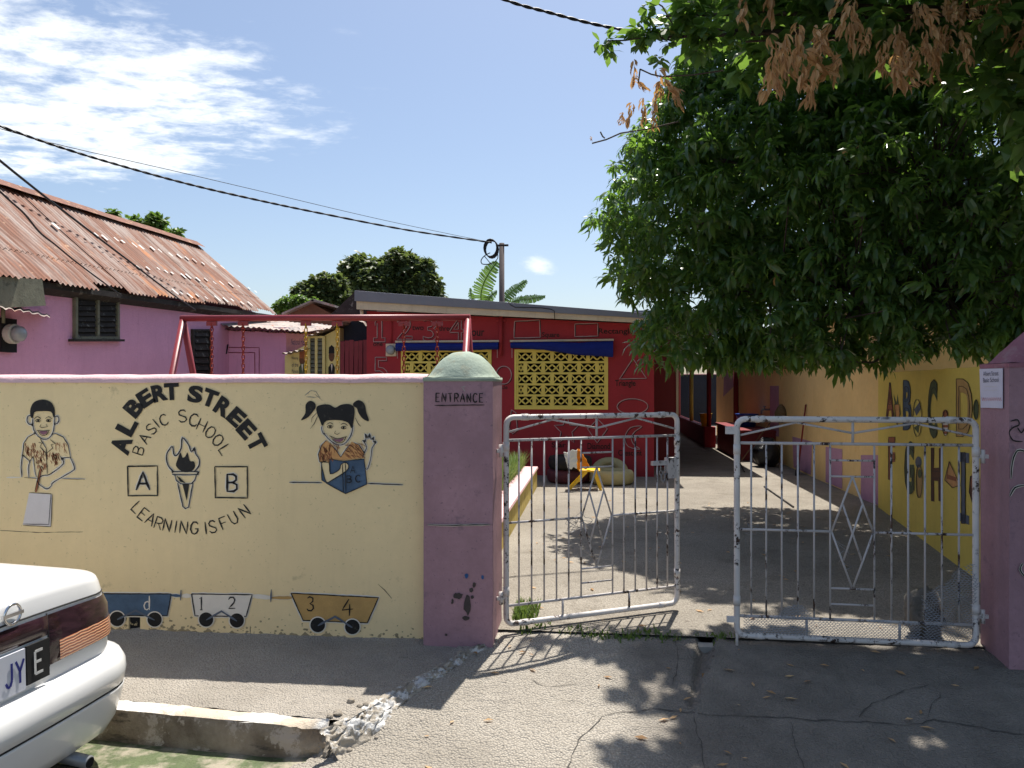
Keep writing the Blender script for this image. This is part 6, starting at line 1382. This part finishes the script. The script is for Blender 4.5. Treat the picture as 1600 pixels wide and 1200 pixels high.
for px, py, Y in ((1148,436,7.4),(1214,438,7.2),(1322,238,6.6),(1342,236,6.6)):
    c = onY(px, py, Y); MB().lathe(c, [(.004,.05),(.025,.03),(.034,-.005),(.028,-.04),(.006,-.06)][::-1], 9).build('mango_fruit', 'ochre_mural', mango, smooth=True)
# ---- broad-leaved street tree reaching in from the right above the gate
alm = empty('broad_leaved_tree', (4.7, 5.6, ZY), 'broad leaved tree with brown dead leaf clusters at the top right', 'tree')
AL = [((1085,45,6.0),.22),((1165,65,6.0),.32),((1235,10,5.9),.5),((1330,15,5.7),.42),((1420,20,5.6),.45),((1520,40,5.4),.5),((1600,90,5.2),.45),((1640,230,5.2),.36),((1150,-60,6.0),.38),((1250,-120,5.9),.6),((1400,-110,5.7),.6),((1560,-100,5.5),.65),((1180,-230,5.8),.6),((1350,-260,5.6),.7),((1520,-260,5.4),.7),((1700,-120,5.2),.7),((1720,80,5.1),.6),((1700,-300,5.2),.8),((1040,25,6.0),.16),((1000,60,6.0),.10)]
# unseen crown lobes above the street, added to block sky light over the driveway
AO = [((2.2,4.3,4.7),.75),((3.2,3.9,4.6),.8),((4.3,4.2,4.3),.9),((2.6,3.0,4.9),.8),((3.8,2.6,4.7),.9),((5.0,3.2,4.3),.9),((3.0,1.9,5.0),.8),((4.4,1.7,4.7),.9),((1.6,3.6,5.2),.7),((5.4,4.8,3.6),.8),((4.9,5.9,4.6),.9)]
al = [(W3(*c), r) for c, r in AL]+[(np.array(c), r) for c, r in AO]
av = [rosette(s+40, 9, .17, .085, -.5, .7, 1.1, .1, (.75, 1.05)) for s in range(6)]
ai = crown(al, 1900, 11, 6, .5, .5, .3, .75, 1.2)
ai += [(k % 6, W3(px, py, 6.0), rotm(R, .6), .62) for k, (px, py) in enumerate(((938,70),(952,82),(948,58),(958,66),(993,42),(1012,30),(1020,48),(1000,70),(1030,92),(1045,70),(1012,12)))]
dist = np.array([np.linalg.norm(i[1]-camp) for i in ai]); vis = np.array([0 < project(i[1])[0] < 1600 and -20 < project(i[1])[1] < 400 for i in ai]); order = np.argsort(np.where(vis, dist, 99)); near = set(order[:int(min(300, vis.sum()))].tolist())
MB().tube([(4.7,5.6,ZY-.1),(4.68,5.6,1.2),(4.55,5.62,2.6),(4.3,5.7,3.8)], [.2,.16,.14,.12], 10).build('trunk', 'bark', alm, smooth=True)
for k, (c, r) in enumerate(al): limb(alm, 'branch', (4.3-.02*(k % 3), 5.7, 3.6+.07*(k % 4)), tuple(c), .05, .008, .15, k+50)
mbt = MB()
for a, b in (((1085,45),(1010,58)),((1010,58),(945,64)),((1060,50),(1035,10)),((1035,10),(1010,-10)),((1130,110),(1035,120)),((1035,120),(1000,108)),((1000,108),(997,130)),((1060,190),(970,208)),((970,208),(925,224)),((945,216),(938,206))): mbt.tube([onY(*a, 6.0), onY((a[0]+b[0])/2, (a[1]+b[1])/2+2, 6.0), onY(*b, 6.0)], .006, 5)
mbt.build('twigs', 'bark', alm, kind='stuff')
bigmesh('foliage', 'almond', [t for i, t in enumerate(ai) if i not in near], av, alm); sprays('leaf_spray', 'almond', [ai[i] for i in sorted(near)], av, alm)
dv = [rosette(s+80, 18, .115, .033, -1.5, -.35, .8, .7, (.7, .9), .12) for s in range(5)]
DC = [(990,115,6.0,.7),(999,135,6.0,.6),(1040,130,6.0,.9),(1028,152,6.0,.8),(1052,150,6.0,.8),(985,180,6.0,.7),(1005,175,6.0,.7),(1022,190,6.0,.6),(972,190,6.0,.5),(924,222,6.0,.22),(1162,12,5.6,1.0),(1205,5,5.6,1.0)]
for cx, cy in ((1225,90),(1250,70),(1275,60),(1295,75),(1240,115),(1270,105),(1300,100),(1260,130),(1215,120),(1330,30),(1345,60),(1322,18),(1385,90),(1400,70),(1420,85),(1440,40),(1455,70),(1470,90),(1490,30),(1500,75),(1480,55),(1430,110),(1395,115),(1515,20),(1550,15),(1580,20),(1530,5),(1595,45),(1480,8)): DC.extend([(cx+R.uniform(-14, 14), cy+R.uniform(-14, 14), R.uniform(5.0, 5.35), R.uniform(.45, 1.05)) for _ in range(2)])
sprays('dead_leaf_cluster', 'dead_leaf', [(k % 5, W3(x, y-6, Y), rotm(R, .45), s) for k, (x, y, Y, s) in enumerate(DC)], dv, alm)
# ---- far trees and plants behind the roofs
def simple_tree(name, base, lobes, N, mat, label, ln, wd, seed, nleaf=8, tr=.2):
    r = empty(name, base, label, 'tree'); lo = [(W3(*c), q) for c, q in lobes]; top = lo[0][0]
    MB().tube([Vector(base)-Vector((0,0,.1)), Vector((base[0], base[1], (base[2]+top[2])/2)), Vector(top)], [tr, tr*.8, tr*.4], 8).build('trunk', 'bark', r, smooth=True)
    for k, (c, q) in enumerate(lo[1:]): limb(r, 'branch', (base[0], base[1], base[2]+(top[2]-base[2])*.7), tuple(c), tr*.4, tr*.12, .1, seed+k)
    v = [rosette(seed*10+s, nleaf, ln, wd, -.6, .9, .8, .15) for s in range(5)]
    bigmesh('crown', mat, crown(lo, N, seed, 5, .7, .35, .55), v, r); return r
simple_tree('far_tree', (W3(600,470,30)[0], 30, ZY), [((600,440,30),1.0),((560,428,30),.8),((625,422,30),.85),((660,445,30),.72),((585,450,29.5),.8),((640,455,29.8),.7),((680,468,30),.4),((545,440,30),.5),((610,468,30),.9),((662,420,30),.42)], 2300, 'far_leaf', 'round dark tree behind the left end of the school roof', .26, .13, 31, 9, .25)
simple_tree('far_tree', (W3(500,480,26)[0], 26, ZY), [((500,465,26),.62),((480,462,26),.5),((520,450,26),.5),((505,445,26),.4),((532,475,26),.5),((470,475,26),.4)], 1300, 'far_leaf', 'smaller dark tree left of the round tree behind the roofs', .22, .11, 33, 9, .15)
simple_tree('bright_bush', (W3(452,490,21)[0], 21, ZY), [((452,476,21),.24),((468,474,21),.22),((440,480,21),.2),((490,478,21),.2)], 260, 'bright_leaf', 'bright green bush showing above the brown tin roof', .13, .06, 35, 8, .05)
simple_tree('rooftop_tree', (onY(240,380,19)[0], 19, ZY), [((243,352,19),.22),((208,347,19),.14),((176,337,19),.12),((222,352,19),.12),((262,368,19),.12),((275,366,19),.10),((215,354,19),.12),((240,340,19),.10)], 190, 'bright_leaf', 'green treetop sprigs showing over the rusty roof ridge', .17, .075, 37, 9, .08)
ban = empty('banana_plant', (W3(775,500,19.2)[0], 19.2, ZY), 'banana plant with torn leaves beside the service pole', 'plant')
bq = W3(775, 500, 19.2); MB().tube([Vector((bq[0],19.2,ZY-.05)), Vector((bq[0],19.2,1.6)), Vector((bq[0],19.2,bq[2])) ], [.14,.12,.08], 9).build('stem', 'bright_leaf', ban, smooth=True)
def banana_leaf(pts, wd, seed, tear):
    P_ = [Vector(onY(x, y, Y)) for x, y, Y in pts]; S_ = []; R = random.Random(seed)
    for i in range(len(P_)-1):
        g = lambda j: P_[max(0, min(len(P_)-1, j))]; p0, p1, p2, p3 = g(i-1), g(i), g(i+1), g(i+2)
        for t in range(9): u = t/9; S_.append(.5*((2*p1)+(p2-p0)*u+(2*p0-5*p1+4*p2-p3)*u*u+(3*p1-p0-3*p2+p3)*u**3))
    mb = MB(); n = len(S_); C = []
    for i in range(n-1):
        t = i/(n-1); w_ = wd*(math.sin(math.pi*min(1, .12+.86*t))**.6); d = (S_[i+1]-S_[i]); dn = d.normalized(); sd = dn.cross(Vector((0,-1,.3))).normalized()
        for sg in (1, -1):
            g = R.uniform(0, tear); dp = Vector((0, 0, -.4*w_*R.uniform(.4, 1.2))); b = len(mb.v); c = (R.random(), R.random())
            e = (sd*sg*w_+Vector((0, R.uniform(-.1, .1)*w_, 0))+dn*w_*.35)*(1-.3*R.random())+dp*(1 if sg*sd.z < .2 else .4)
            mb.v += [tuple(S_[i]), tuple(S_[i+1]), tuple(S_[i+1]+e-d*g), tuple(S_[i]+e)]; mb.f.append((b, b+1, b+2, b+3)); C += [c]*4
    mb.tube(S_, .012, 4, cap=False); C += [(.8, .2)]*(4*n)
    o = mb.build('leaf', 'banana', ban); setcol(o.data, C)
banana_leaf([(765,500,19.2),(752,470,19.2),(755,445,19.1),(766,424,19.0),(778,408,19.0)], .27, 1, .12)
banana_leaf([(778,500,19.2),(788,470,19.2),(800,455,19.3),(812,446,19.4),(824,438,19.4)], .15, 2, .25)
banana_leaf([(780,500,19.2),(798,474,19.1),(815,468,19.0),(835,465,19.0),(853,463,18.9)], .13, 3, .25)
banana_leaf([(765,500,19.2),(745,480,19.3),(737,465,19.4),(735,449,19.4)], .10, 4, .5)
banana_leaf([(770,500,19.2),(764,470,19.0),(770,460,18.9),(777,455,18.8)], .12, 5, .5)

# ================================================================== LITTER
R3 = np.random.RandomState(4); mb = MB(); C = []
for k in range(150):
    x = R3.uniform(-.9, 2.4); y = R3.uniform(3.0, 4.35) if k < 70 else R3.uniform(4.5, 9.5)
    if k >= 70: x = R3.uniform(-.6, 2.5)
    z = (drivez(x, y) if y < 4.44 else ZY)+.006; a = R3.uniform(0, 6.28); l = R3.uniform(.012, .035); w_ = l*.35; c, s_ = math.cos(a), math.sin(a); b = len(mb.v)
    mb.v += [(x-c*l, y-s_*l, z), (x-s_*w_, y+c*w_, z+.008*R3.rand()), (x+c*l, y+s_*l, z+.006*R3.rand()), (x+s_*w_, y-c*w_, z+.008*R3.rand())]; mb.f.append((b, b+1, b+2, b+3)); C += [(R3.rand(), R3.rand())]*4
o = mb.build('fallen_leaves', 'dead_leaf', kind='stuff', label='dry fallen leaves scattered over driveway and yard', cat='leaves'); setcol(o.data, C)
